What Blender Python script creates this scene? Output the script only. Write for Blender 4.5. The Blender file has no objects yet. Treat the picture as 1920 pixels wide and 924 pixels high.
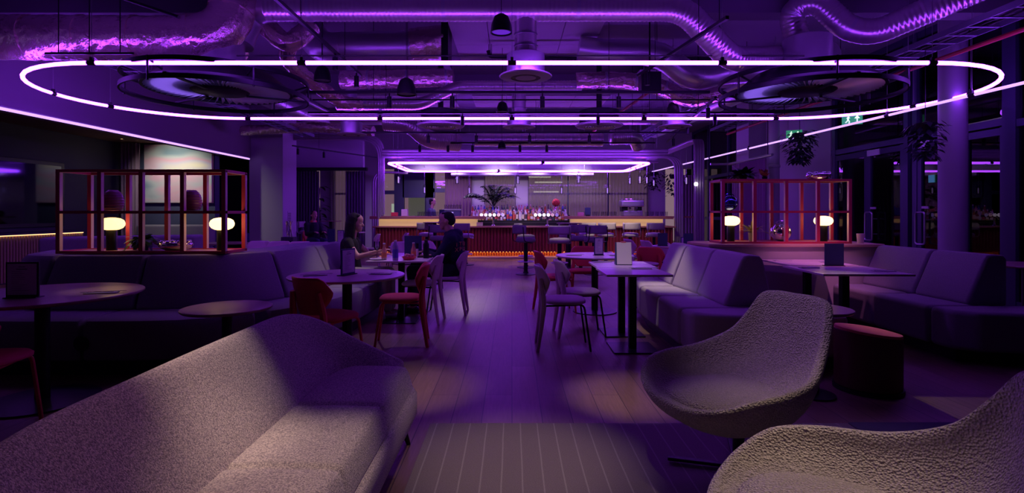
import bpy, bmesh, math, random
from mathutils import Vector, Matrix, noise
PI = math.pi
sc = bpy.context.scene
COL = sc.collection
random.seed(7)

# ---------------------------------------------------------------- camera, world, exposure
cam_d = bpy.data.cameras.new('camera'); cam = bpy.data.objects.new('camera', cam_d); COL.objects.link(cam)
cam.location = (0, 0, 1.3); cam.rotation_euler = (PI/2, 0, 0)
cam_d.sensor_width = 36; cam_d.lens = 18.75; cam_d.shift_y = -64/1920
cam_d.clip_start = 0.05; cam_d.clip_end = 300
sc.camera = cam
w = bpy.data.worlds.new('night'); sc.world = w; w.use_nodes = True
w.node_tree.nodes['Background'].inputs[0].default_value = (0.10, 0.12, 0.30, 1)
w.node_tree.nodes['Background'].inputs[1].default_value = 0.006
sc.view_settings.view_transform = 'Standard'; sc.view_settings.look = 'None'
sc.view_settings.exposure = 0.0; sc.view_settings.gamma = 1; sc.view_settings.use_curve_mapping = False
cy = sc.cycles
cy.max_bounces = 7; cy.diffuse_bounces = 3; cy.glossy_bounces = 3; cy.transmission_bounces = 5; cy.transparent_max_bounces = 12
cy.sample_clamp_indirect = 2.0; cy.caustics_reflective = False; cy.caustics_refractive = False
cy.use_denoising = True
LED_COL = (0.285, 0.040, 1.0); LED_STR = 24.0
SPOT_K = 3.2

# ---------------------------------------------------------------- helpers
def at(px, py, Y):
    return Vector(((px-960)/1000*Y, Y, 1.3-(py-398)/1000*Y))

_m = {}
def mat(name, col, rough=0.6, metal=0.0, emit=None, estr=0.0, spec=0.5, bump=None, coat=0, sheen=0, tex=None, trans=0):
    """bump=(kind, scale, strength, distance); tex=(kind, scale, colour2)"""
    if name in _m: return _m[name]
    m = bpy.data.materials.new(name); m.use_nodes = True; _m[name] = m
    nt = m.node_tree; b = nt.nodes['Principled BSDF']
    b.inputs['Base Color'].default_value = (*col, 1); b.inputs['Roughness'].default_value = rough
    b.inputs['Metallic'].default_value = metal; b.inputs['Specular IOR Level'].default_value = spec
    b.inputs['Coat Weight'].default_value = coat
    if sheen: b.inputs['Sheen Weight'].default_value = sheen
    if trans: b.inputs['Transmission Weight'].default_value = trans
    if emit: b.inputs['Emission Color'].default_value = (*emit, 1); b.inputs['Emission Strength'].default_value = estr
    tc = nt.nodes.new('ShaderNodeTexCoord')
    def texnode(kind, scale, uv=False):
        mp = nt.nodes.new('ShaderNodeMapping')
        nt.links.new(tc.outputs['UV' if uv else 'Object'], mp.inputs[0])
        if kind == 'noise':
            t = nt.nodes.new('ShaderNodeTexNoise'); t.inputs['Scale'].default_value = scale; t.inputs['Detail'].default_value = 3
        elif kind == 'voronoi':
            t = nt.nodes.new('ShaderNodeTexVoronoi'); t.inputs['Scale'].default_value = scale
        elif kind == 'wave':
            t = nt.nodes.new('ShaderNodeTexWave'); t.inputs['Scale'].default_value = scale; t.inputs['Distortion'].default_value = 0.6
        elif kind == 'rings':   # bands along uv x
            t = nt.nodes.new('ShaderNodeTexWave'); t.inputs['Scale'].default_value = scale; t.bands_direction = 'X'
        nt.links.new(mp.outputs[0], t.inputs['Vector'])
        return t, mp
    if bump:
        t, mp = texnode(bump[0], bump[1], bump[0] == 'rings')
        bn = nt.nodes.new('ShaderNodeBump'); bn.inputs['Strength'].default_value = bump[2]; bn.inputs['Distance'].default_value = bump[3]
        nt.links.new(t.outputs[0], bn.inputs['Height']); nt.links.new(bn.outputs[0], b.inputs['Normal'])
    if tex:
        t, mp = texnode(tex[0], tex[1], False)
        mx = nt.nodes.new('ShaderNodeMix'); mx.data_type = 'RGBA'
        mx.inputs[6].default_value = (*col, 1); mx.inputs[7].default_value = (*tex[2], 1)
        mr = nt.nodes.new('ShaderNodeMapRange'); mr.inputs[1].default_value = .36; mr.inputs[2].default_value = .64; nt.links.new(t.outputs[0], mr.inputs[0])
        nt.links.new(mr.outputs[0], mx.inputs[0]); nt.links.new(mx.outputs[2], b.inputs['Base Color'])
    return m

def glassmat(name, tint=(1, 1, 1), refl=1.0, rough=0.0):
    m = bpy.data.materials.new(name); m.use_nodes = True; nt = m.node_tree; nt.nodes.clear()
    o = nt.nodes.new('ShaderNodeOutputMaterial'); mx = nt.nodes.new('ShaderNodeMixShader')
    tr = nt.nodes.new('ShaderNodeBsdfTransparent'); gl = nt.nodes.new('ShaderNodeBsdfGlossy'); fr = nt.nodes.new('ShaderNodeFresnel')
    tr.inputs[0].default_value = (*tint, 1); gl.inputs['Roughness'].default_value = rough; fr.inputs[0].default_value = 1.5*refl
    nt.links.new(fr.outputs[0], mx.inputs[0]); nt.links.new(tr.outputs[0], mx.inputs[1]); nt.links.new(gl.outputs[0], mx.inputs[2])
    nt.links.new(mx.outputs[0], o.inputs[0]); return m

def sheermat(name, col, t=0.45):
    m = bpy.data.materials.new(name); m.use_nodes = True; nt = m.node_tree; nt.nodes.clear()
    o = nt.nodes.new('ShaderNodeOutputMaterial'); mx = nt.nodes.new('ShaderNodeMixShader'); m2 = nt.nodes.new('ShaderNodeMixShader')
    tr = nt.nodes.new('ShaderNodeBsdfTransparent'); d = nt.nodes.new('ShaderNodeBsdfDiffuse'); tl = nt.nodes.new('ShaderNodeBsdfTranslucent')
    d.inputs[0].default_value = (*col, 1); tl.inputs[0].default_value = (*col, 1); m2.inputs[0].default_value = 0.5
    mx.inputs[0].default_value = t
    nt.links.new(d.outputs[0], m2.inputs[1]); nt.links.new(tl.outputs[0], m2.inputs[2])
    nt.links.new(m2.outputs[0], mx.inputs[1]); nt.links.new(tr.outputs[0], mx.inputs[2]); nt.links.new(mx.outputs[0], o.inputs[0]); return m

class MB:
    def __init__(s): s.bm = bmesh.new(); s.uv = s.bm.loops.layers.uv.new('UVMap')
    def faces(s, vs, fs):
        v = [s.bm.verts.new(p) for p in vs]
        out = []
        for f in fs:
            try: out.append(s.bm.faces.new([v[i] for i in f]))
            except ValueError: pass
        return out
    def box(s, c, d, rz=0, M=None):
        x, y, z = d[0]/2, d[1]/2, d[2]/2
        R = Matrix.Rotation(rz, 3, 'Z') if M is None else M
        c = Vector(c)
        vs = [c + R @ Vector(p) for p in ((-x,-y,-z),(x,-y,-z),(x,y,-z),(-x,y,-z),(-x,-y,z),(x,-y,z),(x,y,z),(-x,y,z))]
        s.faces(vs, ((3,2,1,0),(4,5,6,7),(0,1,5,4),(1,2,6,5),(2,3,7,6),(3,0,4,7))); return s
    def bx(s, x0, x1, y0, y1, z0, z1): return s.box(((x0+x1)/2, (y0+y1)/2, (z0+z1)/2), (abs(x1-x0), abs(y1-y0), abs(z1-z0)))
    def hexa(s, bot, top):
        s.faces(list(bot)+list(top), ((3,2,1,0),(4,5,6,7),(0,1,5,4),(1,2,6,5),(2,3,7,6),(3,0,4,7))); return s
    def prism(s, pts, z0, z1):
        n = len(pts); vs = [(p[0], p[1], z0) for p in pts]+[(p[0], p[1], z1) for p in pts]
        s.faces(vs, [tuple(range(n-1, -1, -1)), tuple(range(n, 2*n))]+[(i, (i+1) % n, n+(i+1) % n, n+i) for i in range(n)]); return s
    def lathe(s, prof, seg=24, c=(0, 0, 0), sx=1, sy=1):
        """prof: list of (r,z)"""
        rings = []
        for r, z in prof:
            if r < 1e-5: rings.append([s.bm.verts.new((c[0], c[1], c[2]+z))])
            else: rings.append([s.bm.verts.new((c[0]+r*sx*math.cos(2*PI*i/seg), c[1]+r*sy*math.sin(2*PI*i/seg), c[2]+z)) for i in range(seg)])
        for a, b in zip(rings, rings[1:]):
            for i in range(seg):
                j = (i+1) % seg
                if len(a) == 1 and len(b) == 1: continue
                if len(a) == 1: s.bm.faces.new((a[0], b[j], b[i]))
                elif len(b) == 1: s.bm.faces.new((a[i], a[j], b[0]))
                else: s.bm.faces.new((a[i], a[j], b[j], b[i]))
        return s
    def tube(s, pts, r, seg=10, closed=False, cap=True, flat=1.0):
        """r number or list; swept along pts with uv x = length"""
        pts = [Vector(p) for p in pts]; n = len(pts)
        rs = r if isinstance(r, (list, tuple)) else [r]*n
        up = None; rings = []; L = 0; Ls = []
        for i, p in enumerate(pts):
            a = pts[i-1] if (i > 0 or closed) else p
            b = pts[(i+1) % n] if (i < n-1 or closed) else p
            t = (b-a).normalized()
            if up is None:
                up = Vector((0, 0, 1)) if abs(t.z) < 0.9 else Vector((1, 0, 0))
            up = (up - t*up.dot(t))
            if up.length < 1e-4: up = Vector((0, 1, 0)) - t*t.y
            up.normalize(); sd = t.cross(up)
            rings.append([s.bm.verts.new(p+sd*math.cos(2*PI*k/seg)*rs[i]+up*math.sin(2*PI*k/seg)*rs[i]*flat) for k in range(seg)])
            if i: L += (p-pts[i-1]).length
            Ls.append(L)
        rng = range(n) if closed else range(n-1)
        for i in rng:
            j = (i+1) % n
            for k in range(seg):
                l = (k+1) % seg
                f = s.bm.faces.new((rings[i][k], rings[j][k], rings[j][l], rings[i][l]))
                u0, u1 = Ls[i], Ls[j] if j else Ls[i]+.1
                for lp, uv in zip(f.loops, ((u0, k/seg), (u1, k/seg), (u1, (k+1)/seg), (u0, (k+1)/seg))): lp[s.uv].uv = uv
        if cap and not closed:
            s.bm.faces.new(rings[0]); s.bm.faces.new(list(reversed(rings[-1])))
        return s
    def cyl(s, p0, p1, r, r1=None, seg=16): return s.tube([p0, p1], [r, r if r1 is None else r1], seg)
    def ball(s, c, r, seg=14, rx=1, ry=1, rz=1):
        prof = [(math.sin(PI*i/8), -math.cos(PI*i/8)) for i in range(9)]
        rr = [(a*r, b*r*rz) for a, b in prof]; rr[0] = (0, rr[0][1]); rr[-1] = (0, rr[-1][1])
        return s.lathe(rr, seg, c, rx, ry)
    def grid(s, fn, nu, nv, closeu=False):
        vs = [[s.bm.verts.new(fn(i/nu, j/nv)) for j in range(nv+1)] for i in range(nu if closeu else nu+1)]
        m = len(vs)
        for i in range(nu):
            for j in range(nv):
                f = s.bm.faces.new((vs[i][j], vs[(i+1) % m][j], vs[(i+1) % m][j+1], vs[i][j+1]))
        return s
    def build(s, name, m, parent=None, smooth=True, bevel=0, bseg=2, sub=0, solid=0, fix=True, ang=35):
        if fix: bmesh.ops.recalc_face_normals(s.bm, faces=s.bm.faces)
        me = bpy.data.meshes.new(name); s.bm.to_mesh(me); s.bm.free()
        o = bpy.data.objects.new(name, me); COL.objects.link(o)
        me.materials.append(m)
        if smooth:
            for p in me.polygons: p.use_smooth = True
            if not sub: me.set_sharp_from_angle(angle=math.radians(ang))
        if parent: o.parent = parent
        if solid:
            md = o.modifiers.new('s', 'SOLIDIFY'); md.thickness = solid; md.offset = 0
        if bevel:
            md = o.modifiers.new('b', 'BEVEL'); md.width = bevel; md.segments = bseg; md.limit_method = 'ANGLE'; md.angle_limit = math.radians(28)
            md.harden_normals = True
        if sub:
            md = o.modifiers.new('u', 'SUBSURF'); md.levels = sub; md.render_levels = sub
        return o

def tag(o, label, cat, group=None, kind=None):
    o['label'] = label; o['category'] = cat
    if group: o['group'] = group
    if kind: o['kind'] = kind
    return o
def thing(name, label, cat, loc=(0, 0, 0), rz=0, group=None):
    o = bpy.data.objects.new(name, None); COL.objects.link(o); o.empty_display_size = .1
    o.location = loc; o.rotation_euler = (0, 0, rz); return tag(o, label, cat, group)
def struct(name, mb, m, label=None, **k):
    o = mb.build(name, m, **k); o['kind'] = 'structure'
    if label: o['label'] = label
    return o
KIDS = {}
def dup(root, loc, rz=0, label=None, group=None):
    r = root.copy(); COL.objects.link(r); r.location = loc; r.rotation_euler = (0, 0, rz)
    if label: r['label'] = label
    if group: r['group'] = group
    for ch in list(root.children):
        c = ch.copy(); COL.objects.link(c); c.parent = r
        for g in ch.children:
            d = g.copy(); COL.objects.link(d); d.parent = c
    return r
def fillet(pts, r, n=6):
    pts = [Vector(p) for p in pts]; out = [pts[0]]
    for i in range(1, len(pts)-1):
        a, b, c = pts[i-1], pts[i], pts[i+1]
        rr = min(r, (a-b).length*.49, (c-b).length*.49)
        p0 = b+(a-b).normalized()*rr; p1 = b+(c-b).normalized()*rr
        for k in range(n+1):
            t = k/n; out.append(p0*(1-t)**2+b*2*t*(1-t)+p1*t*t)
    out.append(pts[-1]); return out
def crom(pts, n=8, closed=False):
    pts = [Vector(p) for p in pts]; out = []; N = len(pts)
    for i in range(N if closed else N-1):
        g = (lambda k: pts[k % N]) if closed else (lambda k: pts[max(0, min(N-1, k))])
        p0, p1, p2, p3 = g(i-1), g(i), g(i+1), g(i+2)
        for k in range(n):
            t = k/n
            out.append(.5*((2*p1)+(p2-p0)*t+(2*p0-5*p1+4*p2-p3)*t*t+(3*p1-p0-3*p2+p3)*t**3))
    if not closed: out.append(pts[-1])
    return out
def spot(name, loc, target, watts, deg=40, blend=.6, col=(1, .78, .5), parent=None, r=.03):
    l = bpy.data.lights.new(name, 'SPOT'); l.energy = watts*SPOT_K; l.spot_size = math.radians(deg); l.spot_blend = blend
    l.color = col; l.shadow_soft_size = r
    o = bpy.data.objects.new(name, l); COL.objects.link(o); o.location = loc
    o.rotation_euler = (Vector(target)-Vector(loc)).to_track_quat('-Z', 'Y').to_euler(); return o

# ---------------------------------------------------------------- materials
M_wall = mat('wall_plaster', (.55, .50, .60), .7)
M_dark = mat('dark_plaster', (.05, .05, .08), .7)
M_navyw = mat('navy_wall', (.07, .08, .16), .6)
M_deck = mat('ceiling_deck', (.24, .21, .27), .7)
M_bulk = mat('bulkhead_plaster', (.34, .27, .36), .8)
M_raft = mat('pale_ceiling_panel', (.62, .58, .62), .6)
M_black = mat('black_metal', (.012, .012, .016), .4, .3)
M_blackp = mat('black_plastic', (.01, .01, .012), .5)
M_duct = mat('galvanised_duct', (.86, .78, .82), .30, .82)  # slight warm tint stands in for reflected spot light
M_ductp = mat('smooth_duct', (.78, .75, .82), .34, .80, bump=('noise', 5, .12, .01))
M_foil = mat('foil_wrap', (.95, .80, .68), .26, .82, bump=('noise', 24, .8, .012))  # golden tint stands in for warm floor light reflected in the foil
M_chrome = mat('chrome', (.8, .8, .85), .08, 1.0)
M_steel = mat('brushed_steel', (.55, .55, .6), .35, 1.0)
M_bouc = mat('cream_boucle', (.70, .60, .56), .95, bump=('voronoi', 125, 1.0, .011), tex=('noise', 190, (.46, .39, .37)), sheen=.2)
M_sofa = mat('heathered_wool', (.80, .68, .61), .95, bump=('noise', 260, .9, .005), tex=('noise', 185, (.27, .21, .23)), sheen=.2)
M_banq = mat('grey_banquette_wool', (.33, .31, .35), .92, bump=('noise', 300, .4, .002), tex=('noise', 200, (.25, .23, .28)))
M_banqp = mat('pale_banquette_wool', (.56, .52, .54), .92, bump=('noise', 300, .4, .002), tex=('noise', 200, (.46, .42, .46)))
M_red = mat('coral_red_wood', (.80, .07, .09), .45)
M_redseat = mat('coral_red_fabric', (.72, .06, .10), .8)
M_lilac = mat('pale_ash_wood', (.80, .64, .66), .5)
M_lilacseat = mat('mauve_fabric', (.62, .48, .54), .8)
M_top = mat('pale_table_laminate', (.74, .62, .66), .34)
M_topd = mat('dark_oak_tabletop', (.36, .22, .20), .28, bump=('wave', 2, .05, .002))
M_frame = mat('red_oak_frame', (.60, .045, .10), .5)
M_framein = mat('oak_shelf_board', (.62, .42, .28), .5)
M_yel = mat('glowing_cream_panel', (.80, .66, .42), .6, emit=(.85, .55, .26), estr=.30)  # faint emission makes the panel look evenly washed with light
M_redfl = mat('fluted_oxblood', (.24, .022, .035), .5)
M_ledgew = mat('warm_wood', (.42, .20, .12), .4)
M_paper = mat('paper', (.72, .66, .72), .8)
M_print = mat('print_ink', (.10, .05, .12), .8)
M_navy = mat('navy_card', (.03, .045, .14), .5)
M_led = mat('violet_led_tube', (.2, .1, .3), .5, emit=LED_COL, estr=LED_STR)
M_led2 = mat('violet_led_line', (.2, .1, .3), .5, emit=(.60, .34, 1.0), estr=1.6)
M_ledline = mat('warm_led_strip', (.5, .3, .1), .5, emit=(1, .55, .22), estr=2.6)
M_skin = mat('skin', (.62, .36, .28), .55)
M_hair = mat('dark_hair', (.006, .004, .005), .7, bump=('noise', 60, .6, .01))
M_leaf = mat('dark_green_leaf', (.05, .14, .05), .5)
M_leafd = mat('deep_leaf', (.015, .03, .03), .5)
M_olive = mat('olive_leaf', (.42, .46, .14), .6)
M_glass = glassmat('window_glass', (.88, .82, .88), 1.12)
M_clear = glassmat('clear_glass', (.93, .92, .96), 1.0)
M_sheer = sheermat('sheer_curtain', (.55, .50, .52), .35)
M_curt = mat('dark_curtain', (.12, .09, .15), .9)
M_curtp = mat('mauve_curtain', (.38, .26, .36), .9)

def rods(parent, items, r, m, name='hanger'):
    for p0, p1 in items: MB().cyl(Vector(p0), Vector(p1), r, seg=6).build(name, m, parent)
# ---------------------------------------------------------------- room shell
def floor_mat():
    m = bpy.data.materials.new('oak_plank_floor'); m.use_nodes = True; nt = m.node_tree; b = nt.nodes['Principled BSDF']
    tc = nt.nodes.new('ShaderNodeTexCoord'); mp = nt.nodes.new('ShaderNodeMapping'); mp.inputs['Rotation'].default_value = (0, 0, PI/2)
    br = nt.nodes.new('ShaderNodeTexBrick'); br.inputs['Scale'].default_value = 1; br.inputs['Brick Width'].default_value = 1.9
    br.inputs['Row Height'].default_value = .19; br.inputs['Mortar Size'].default_value = .0025; br.offset = .37
    br.inputs['Color1'].default_value = (.34, .20, .15, 1); br.inputs['Color2'].default_value = (.24, .135, .10, 1); br.inputs['Mortar'].default_value = (.05, .03, .03, 1)
    nt.links.new(tc.outputs['Object'], mp.inputs[0]); nt.links.new(mp.outputs[0], br.inputs['Vector'])
    m2 = nt.nodes.new('ShaderNodeMapping'); m2.inputs['Scale'].default_value = (9, .7, 1); nt.links.new(tc.outputs['Object'], m2.inputs[0])
    n = nt.nodes.new('ShaderNodeTexNoise'); n.inputs['Scale'].default_value = 5; n.inputs['Detail'].default_value = 6; n.inputs['Distortion'].default_value = 1.2
    nt.links.new(m2.outputs[0], n.inputs['Vector'])
    mx = nt.nodes.new('ShaderNodeMix'); mx.data_type = 'RGBA'; mx.blend_type = 'MULTIPLY'; mx.inputs[0].default_value = .55
    nt.links.new(br.outputs[0], mx.inputs[6]); nt.links.new(n.outputs[0], mx.inputs[7]); nt.links.new(mx.outputs[2], b.inputs['Base Color'])
    bp = nt.nodes.new('ShaderNodeBump'); bp.inputs['Strength'].default_value = .35; bp.inputs['Distance'].default_value = .003
    nt.links.new(n.outputs[0], bp.inputs['Height']); nt.links.new(bp.outputs[0], b.inputs['Normal'])
    b.inputs['Roughness'].default_value = .42; return m
def rug_mat():
    m = bpy.data.materials.new('ribbed_rug'); m.use_nodes = True; nt = m.node_tree; b = nt.nodes['Principled BSDF']
    tc = nt.nodes.new('ShaderNodeTexCoord')
    w1 = nt.nodes.new('ShaderNodeTexWave'); w1.inputs['Scale'].default_value = 3.1; w1.inputs['Distortion'].default_value = .15
    nt.links.new(tc.outputs['Object'], w1.inputs['Vector'])
    rp = nt.nodes.new('ShaderNodeValToRGB'); rp.color_ramp.elements[0].position = .975; rp.color_ramp.elements[0].color = (.36, .29, .30, 1)
    rp.color_ramp.elements[1].position = .998; rp.color_ramp.elements[1].color = (.56, .48, .46, 1); nt.links.new(w1.outputs[0], rp.inputs[0])
    n = nt.nodes.new('ShaderNodeTexNoise'); n.inputs['Scale'].default_value = 220; nt.links.new(tc.outputs['Object'], n.inputs['Vector'])
    mx = nt.nodes.new('ShaderNodeMix'); mx.data_type = 'RGBA'; mx.blend_type = 'MULTIPLY'; mx.inputs[0].default_value = .6
    nt.links.new(rp.outputs[0], mx.inputs[6]); nt.links.new(n.outputs[0], mx.inputs[7]); nt.links.new(mx.outputs[2], b.inputs['Base Color'])
    bp = nt.nodes.new('ShaderNodeBump'); bp.inputs['Strength'].default_value = .7; bp.inputs['Distance'].default_value = .006
    nt.links.new(n.outputs[0], bp.inputs['Height']); nt.links.new(bp.outputs[0], b.inputs['Normal']); b.inputs['Roughness'].default_value = .95; return m
ZC = 4.3
struct('floor', MB().bx(-12, 9, -2, 25, -.1, 0), floor_mat(), 'oak plank floor')
o = MB().bx(-12, 9, -2, 20.2, ZC, ZC+.2); struct('ceiling', o, M_deck, 'exposed concrete ceiling deck', bevel=0)
b = MB()
for y in (3.5, 7.0, 11.6, 15.2): b.bx(-6.9, 6.7, y, y+.28, ZC-.38, ZC)
struct('trim_1', b, M_deck, 'ceiling beams')
# left bulkhead wall with the alcove below
struct('wall_bulkhead', MB().bx(-7.15, -6.95, -2, 14.2, 2.7, ZC), M_bulk, 'plain bulkhead wall over the left alcove')
struct('wall_left', MB().bx(-9.8, -9.6, -2, 13.4, 0, 3.0), M_dark, 'dark left wall of the alcove')
M_wceil = mat('alcove_timber_ceiling', (.16, .08, .05), .5, bump=('wave', 3, .3, .01))
struct('trim_2', MB().bx(-9.8, -7.15, -2, 17, 3.0, 3.12), M_wceil, 'timber soffit over the alcove')
struct('wall_alcove_end', MB().bx(-9.8, -7.35, 13.2, 13.4, 0, 3.0), M_navyw, 'navy wall behind the artwork')
struct('wall_recess', MB().bx(-9.8, -6.9, 17, 17.2, 0, 3.0), M_dark, 'dark wall of the recess')
# pillar and the wall beyond
struct('trim_3', MB().bx(-7.0, -6.1, 14.2, 15.1, 0, ZC), M_wall, 'broad square pillar on the left', bevel=.01)
b = MB().bx(-7.15, -6.95, 15.1, 17.2, 0, ZC); struct('wall_left_rear', b, M_wall, 'left wall behind the pillar')
struct('wall_header', MB().bx(-7.0, -4.75, 17.0, 17.2, 2.72, ZC), M_wall, 'wall over the curtained nook')
struct('trim_4', MB().bx(-7.0, -4.6, 16.85, 17.0, 2.62, 2.72), M_black, 'dark header rail of the nook')
# back wall
b = MB()
for x0, x1 in ((-7.2, -6.75), (-5.75, -4.95), (-1.52, -1.04), (.14, .60), (5.15, 5.75)): b.bx(x0, x1, 20, 20.4, 0, ZC)
b.bx(-7.2, 7, 20.01, 20.39, 2.95, ZC)
struct('wall_back', b, M_wall, 'back wall piers between tall windows')
M_fr = mat('dark_frame', (.06, .06, .13), .45, .2)
def window(n, x0, x1, y, z1, cols, rows, sill=0.0, m=M_fr):
    b = MB(); t = .05
    for i in range(cols+1):
        x = x0+(x1-x0)*i/cols; b.bx(x-t/2, x+t/2, y, y+.08, sill, z1)
    for z in rows: b.bx(x0, x1, y+.005, y+.075, z-.035, z+.035)
    o = struct('window_%d' % n, b, m)
    g = MB().bx(x0, x1, y+.035, y+.045, sill, z1).build('pane', M_glass, o)
    return o
window(1, -1.04, .14, 20.1, 2.95, 1, (.04, 2.0, 2.92))['label'] = 'back window behind the palm'
window(2, .60, 5.15, 20.1, 2.95, 3, (.04, 2.0, 2.92))['label'] = 'long back window behind the bar'
window(3, -6.75, -5.75, 20.1, 2.95, 1, (.04, 2.0, 2.92))['label'] = 'back window of the nook'
# dark double door at the back left
b = MB()
for x0, x1 in ((-4.95, -4.85), (-4.42, -4.05), (-3.25, -2.95), (-2.45, -2.1), ): b.bx(x0, x1, 20.0, 20.15, 0, 2.95)
b.bx(-4.95, -4.4, 20.01, 20.12, 1.98, 2.12); b.bx(-4.1, -2.9, 20.0, 20.13, 1.85, 2.95); b.bx(-2.95, -2.1, 20.0, 20.13, 2.05, 2.2)
b.bx(-2.12, -1.5, 20.01, 20.12, 2.0, 2.1); b.bx(-1.55, -1.5, 20.0, 20.13, 0, 2.95)
b.bx(-3.27, -3.23, 20.0, 20.16, 0, 1.9)
d = struct('door_1', b, M_fr, 'dark framed glass doors at the back left')
MB().bx(-4.9, -1.52, 20.06, 20.07, 0, 2.95).build('pane', M_glass, d)
# beyond the back glass: a dim service hall
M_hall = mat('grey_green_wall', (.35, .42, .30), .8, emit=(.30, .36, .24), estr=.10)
struct('wall_outer', MB().bx(-9, 8, 24.6, 24.8, 0, 4.3), mat('glowing_hall_wall', (.30, .32, .26), .8, emit=(.62, .38, .50), estr=.34), 'dim wall seen through the back glass')  # wall itself glows, standing in for light behind the curtains
for i, (x, z, l) in enumerate(((-4.6, 3.2, .8), (.1, 3.0, .9), (1.1, 2.85, 1.2), (1.6, 2.62, 1.2), (1.5, 2.2, 1.1), (-2.4, 3.1, .7))):
    t = MB().box((x, 23.4, z), (l, .08, .05)).build('strip_light', mat('hall_strip', (.8, .8, .7), .5, emit=(.8, .85, .6), estr=1.6))
    tag(t, 'pale strip light hanging in the hall beyond the back windows', 'light', 'strip lights in the hall')
# right side: glazed wall, solid piece, pillar
XR = 6.75
struct('wall_right', MB().bx(XR, XR+.3, 11.3, 14.2, 0, ZC), M_wall, 'solid wall piece between the right windows')
struct('trim_5', MB().bx(6.3, XR+.3, 14.2, 15.0, 0, ZC), M_wall, 'square pillar on the right')
def rwin(n, y0, y1, posts, rails, label):
    b = MB()
    for y in posts: b.bx(XR, XR+.12, y-.05, y+.05, 0, ZC)
    for z in rails: b.bx(XR+.01, XR+.11, y0, y1, z-.05, z+.05)
    o = struct('window_%d' % n, b, M_fr, label)
    MB().bx(XR+.05, XR+.06, y0, y1, 0, ZC).build('pane', M_glass, o); return o
rwin(4, 15.0, 20.0, (15.0, 16.7, 18.4, 20), (.05, 1.1, 2.5, 4.25), 'glazing beyond the right pillar')
rwin(5, -2, 7.3, (-2, .2, 2.2, 4.3, 5.6, 5.85, 7.2), (.05, 2.5, 4.25), 'tall glazing at the near right')
rwin(6, 7.3, 11.3, (7.3, 8.95, 9.15, 11.2), (2.55, 4.25), 'transom glazing over the right doors')
def rdoor(n, y0, y1, label):
    b = MB(); t = .09
    for y in (y0+t/2, y1-t/2): b.bx(XR+.01, XR+.08, y-t/2, y+t/2, 0.02, 2.48)
    for z in (.08, .62, 2.42): b.bx(XR+.012, XR+.078, y0, y1, z-.05, z+.05)
    o = struct('door_%d' % n, b, M_fr, label)
    MB().bx(XR+.04, XR+.048, y0+t, y1-t, .1, 2.4).build('pane', M_glass, o)
    return o
def handle(parent, y, s=.19):
    c = [(XR-.08, y, .78), (XR-.08, y+.2, .78), (XR-.08, y+.2, 1.3), (XR-.08, y, 1.3)]
    h = fillet([(XR-.08, y+.1, .78)]+c[1:]+[c[0], (XR-.08, y+.1, .78)], .05)[:-1]
    MB().tube(h, .015, 10, closed=True).cyl((XR-.08, y, .9), (XR+.01, y, .9), .01, seg=8).cyl((XR-.08, y, 1.18), (XR+.01, y, 1.18), .01, seg=8).build('door_handle', M_steel, parent)
    MB().bx(XR-.01, XR+.01, y+.02, y+.16, 1.36, 1.40).build('label_plate', M_paper, parent)
    MB().bx(XR-.01, XR+.01, y-.1, y+.25, 2.36, 2.47).build('door_closer', M_steel, parent)
d2 = rdoor(2, 8.0, 8.9, 'nearer right glass door leaf'); handle(d2, 8.62)
d3 = rdoor(3, 7.3, 8.0, 'nearest right glass door leaf')
d4 = rdoor(4, 9.2, 10.15, 'further right glass door leaf'); handle(d4, 9.88)
d5 = rdoor(5, 10.15, 11.2, 'furthest right glass door leaf')
MB().bx(XR-.005, XR+.01, 8.52, 8.64, 1.78, 1.9).build('notice', mat('teal_notice', (.1, .5, .5), .6, emit=(.1, .5, .5), estr=.15), d2)
# walls behind the camera and beyond view
struct('wall_near', MB().bx(-10, 9, -2.2, -2, 0, ZC), M_dark)
# night outside the right glass
M_bld = mat('night_facade', (.01, .01, .014), .9)
for i, (x, y, wd, h, nx) in enumerate(((13, 9, 6, 12, 4), (15, 17, 5, 14, 4), (19, 24, 9, 11, 5))):
    t = thing('office_block', ('dark office block outside, nearest of those beyond the right glass', 'dark tall office block outside, the middle one beyond the right glass', 'dark wide office block outside, furthest beyond the right glass')[i], 'building')
    MB().bx(x, x+6, y-wd/2, y+wd/2, -.5, h).build('facade', M_bld, t)
    for k in range(12):
        z = random.uniform(1.2, 5.0) if k < 8 else random.uniform(5, h-1); yy = y-wd/2+.4+random.random()*(wd-1)
        MB().bx(x-.03, x+.01, yy, yy+random.uniform(.12, .3), z, z+random.uniform(.06, .18)).build('window', mat('lit_window%d' % (k % 2), (.5, .6, .4), .5, emit=((.7, .9, .6), (.9, .8, .5))[k % 2], estr=(.45, .25)[k % 2]), t)
struct('ground', MB().bx(9, 40, -10, 40, -.12, -.02), mat('night_ground', (.02, .02, .025), .6))

# rugs
r1 = MB().bx(-.50, 2.05, -.6, 3.26, .001, .014).build('rug', rug_mat(), bevel=.005)
tag(r1, 'large ribbed rug lying across the foreground between sofa and armchairs', 'rug')
r2 = MB().bx(2.065, 4.6, -.6, 3.28, .001, .012).build('rug', mat('slate_rug', (.10, .09, .15), .95, bump=('noise', 200, .6, .004)), bevel=.005)
tag(r2, 'dark slate rug at the right, beyond the seam of the ribbed rug', 'rug')

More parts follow.
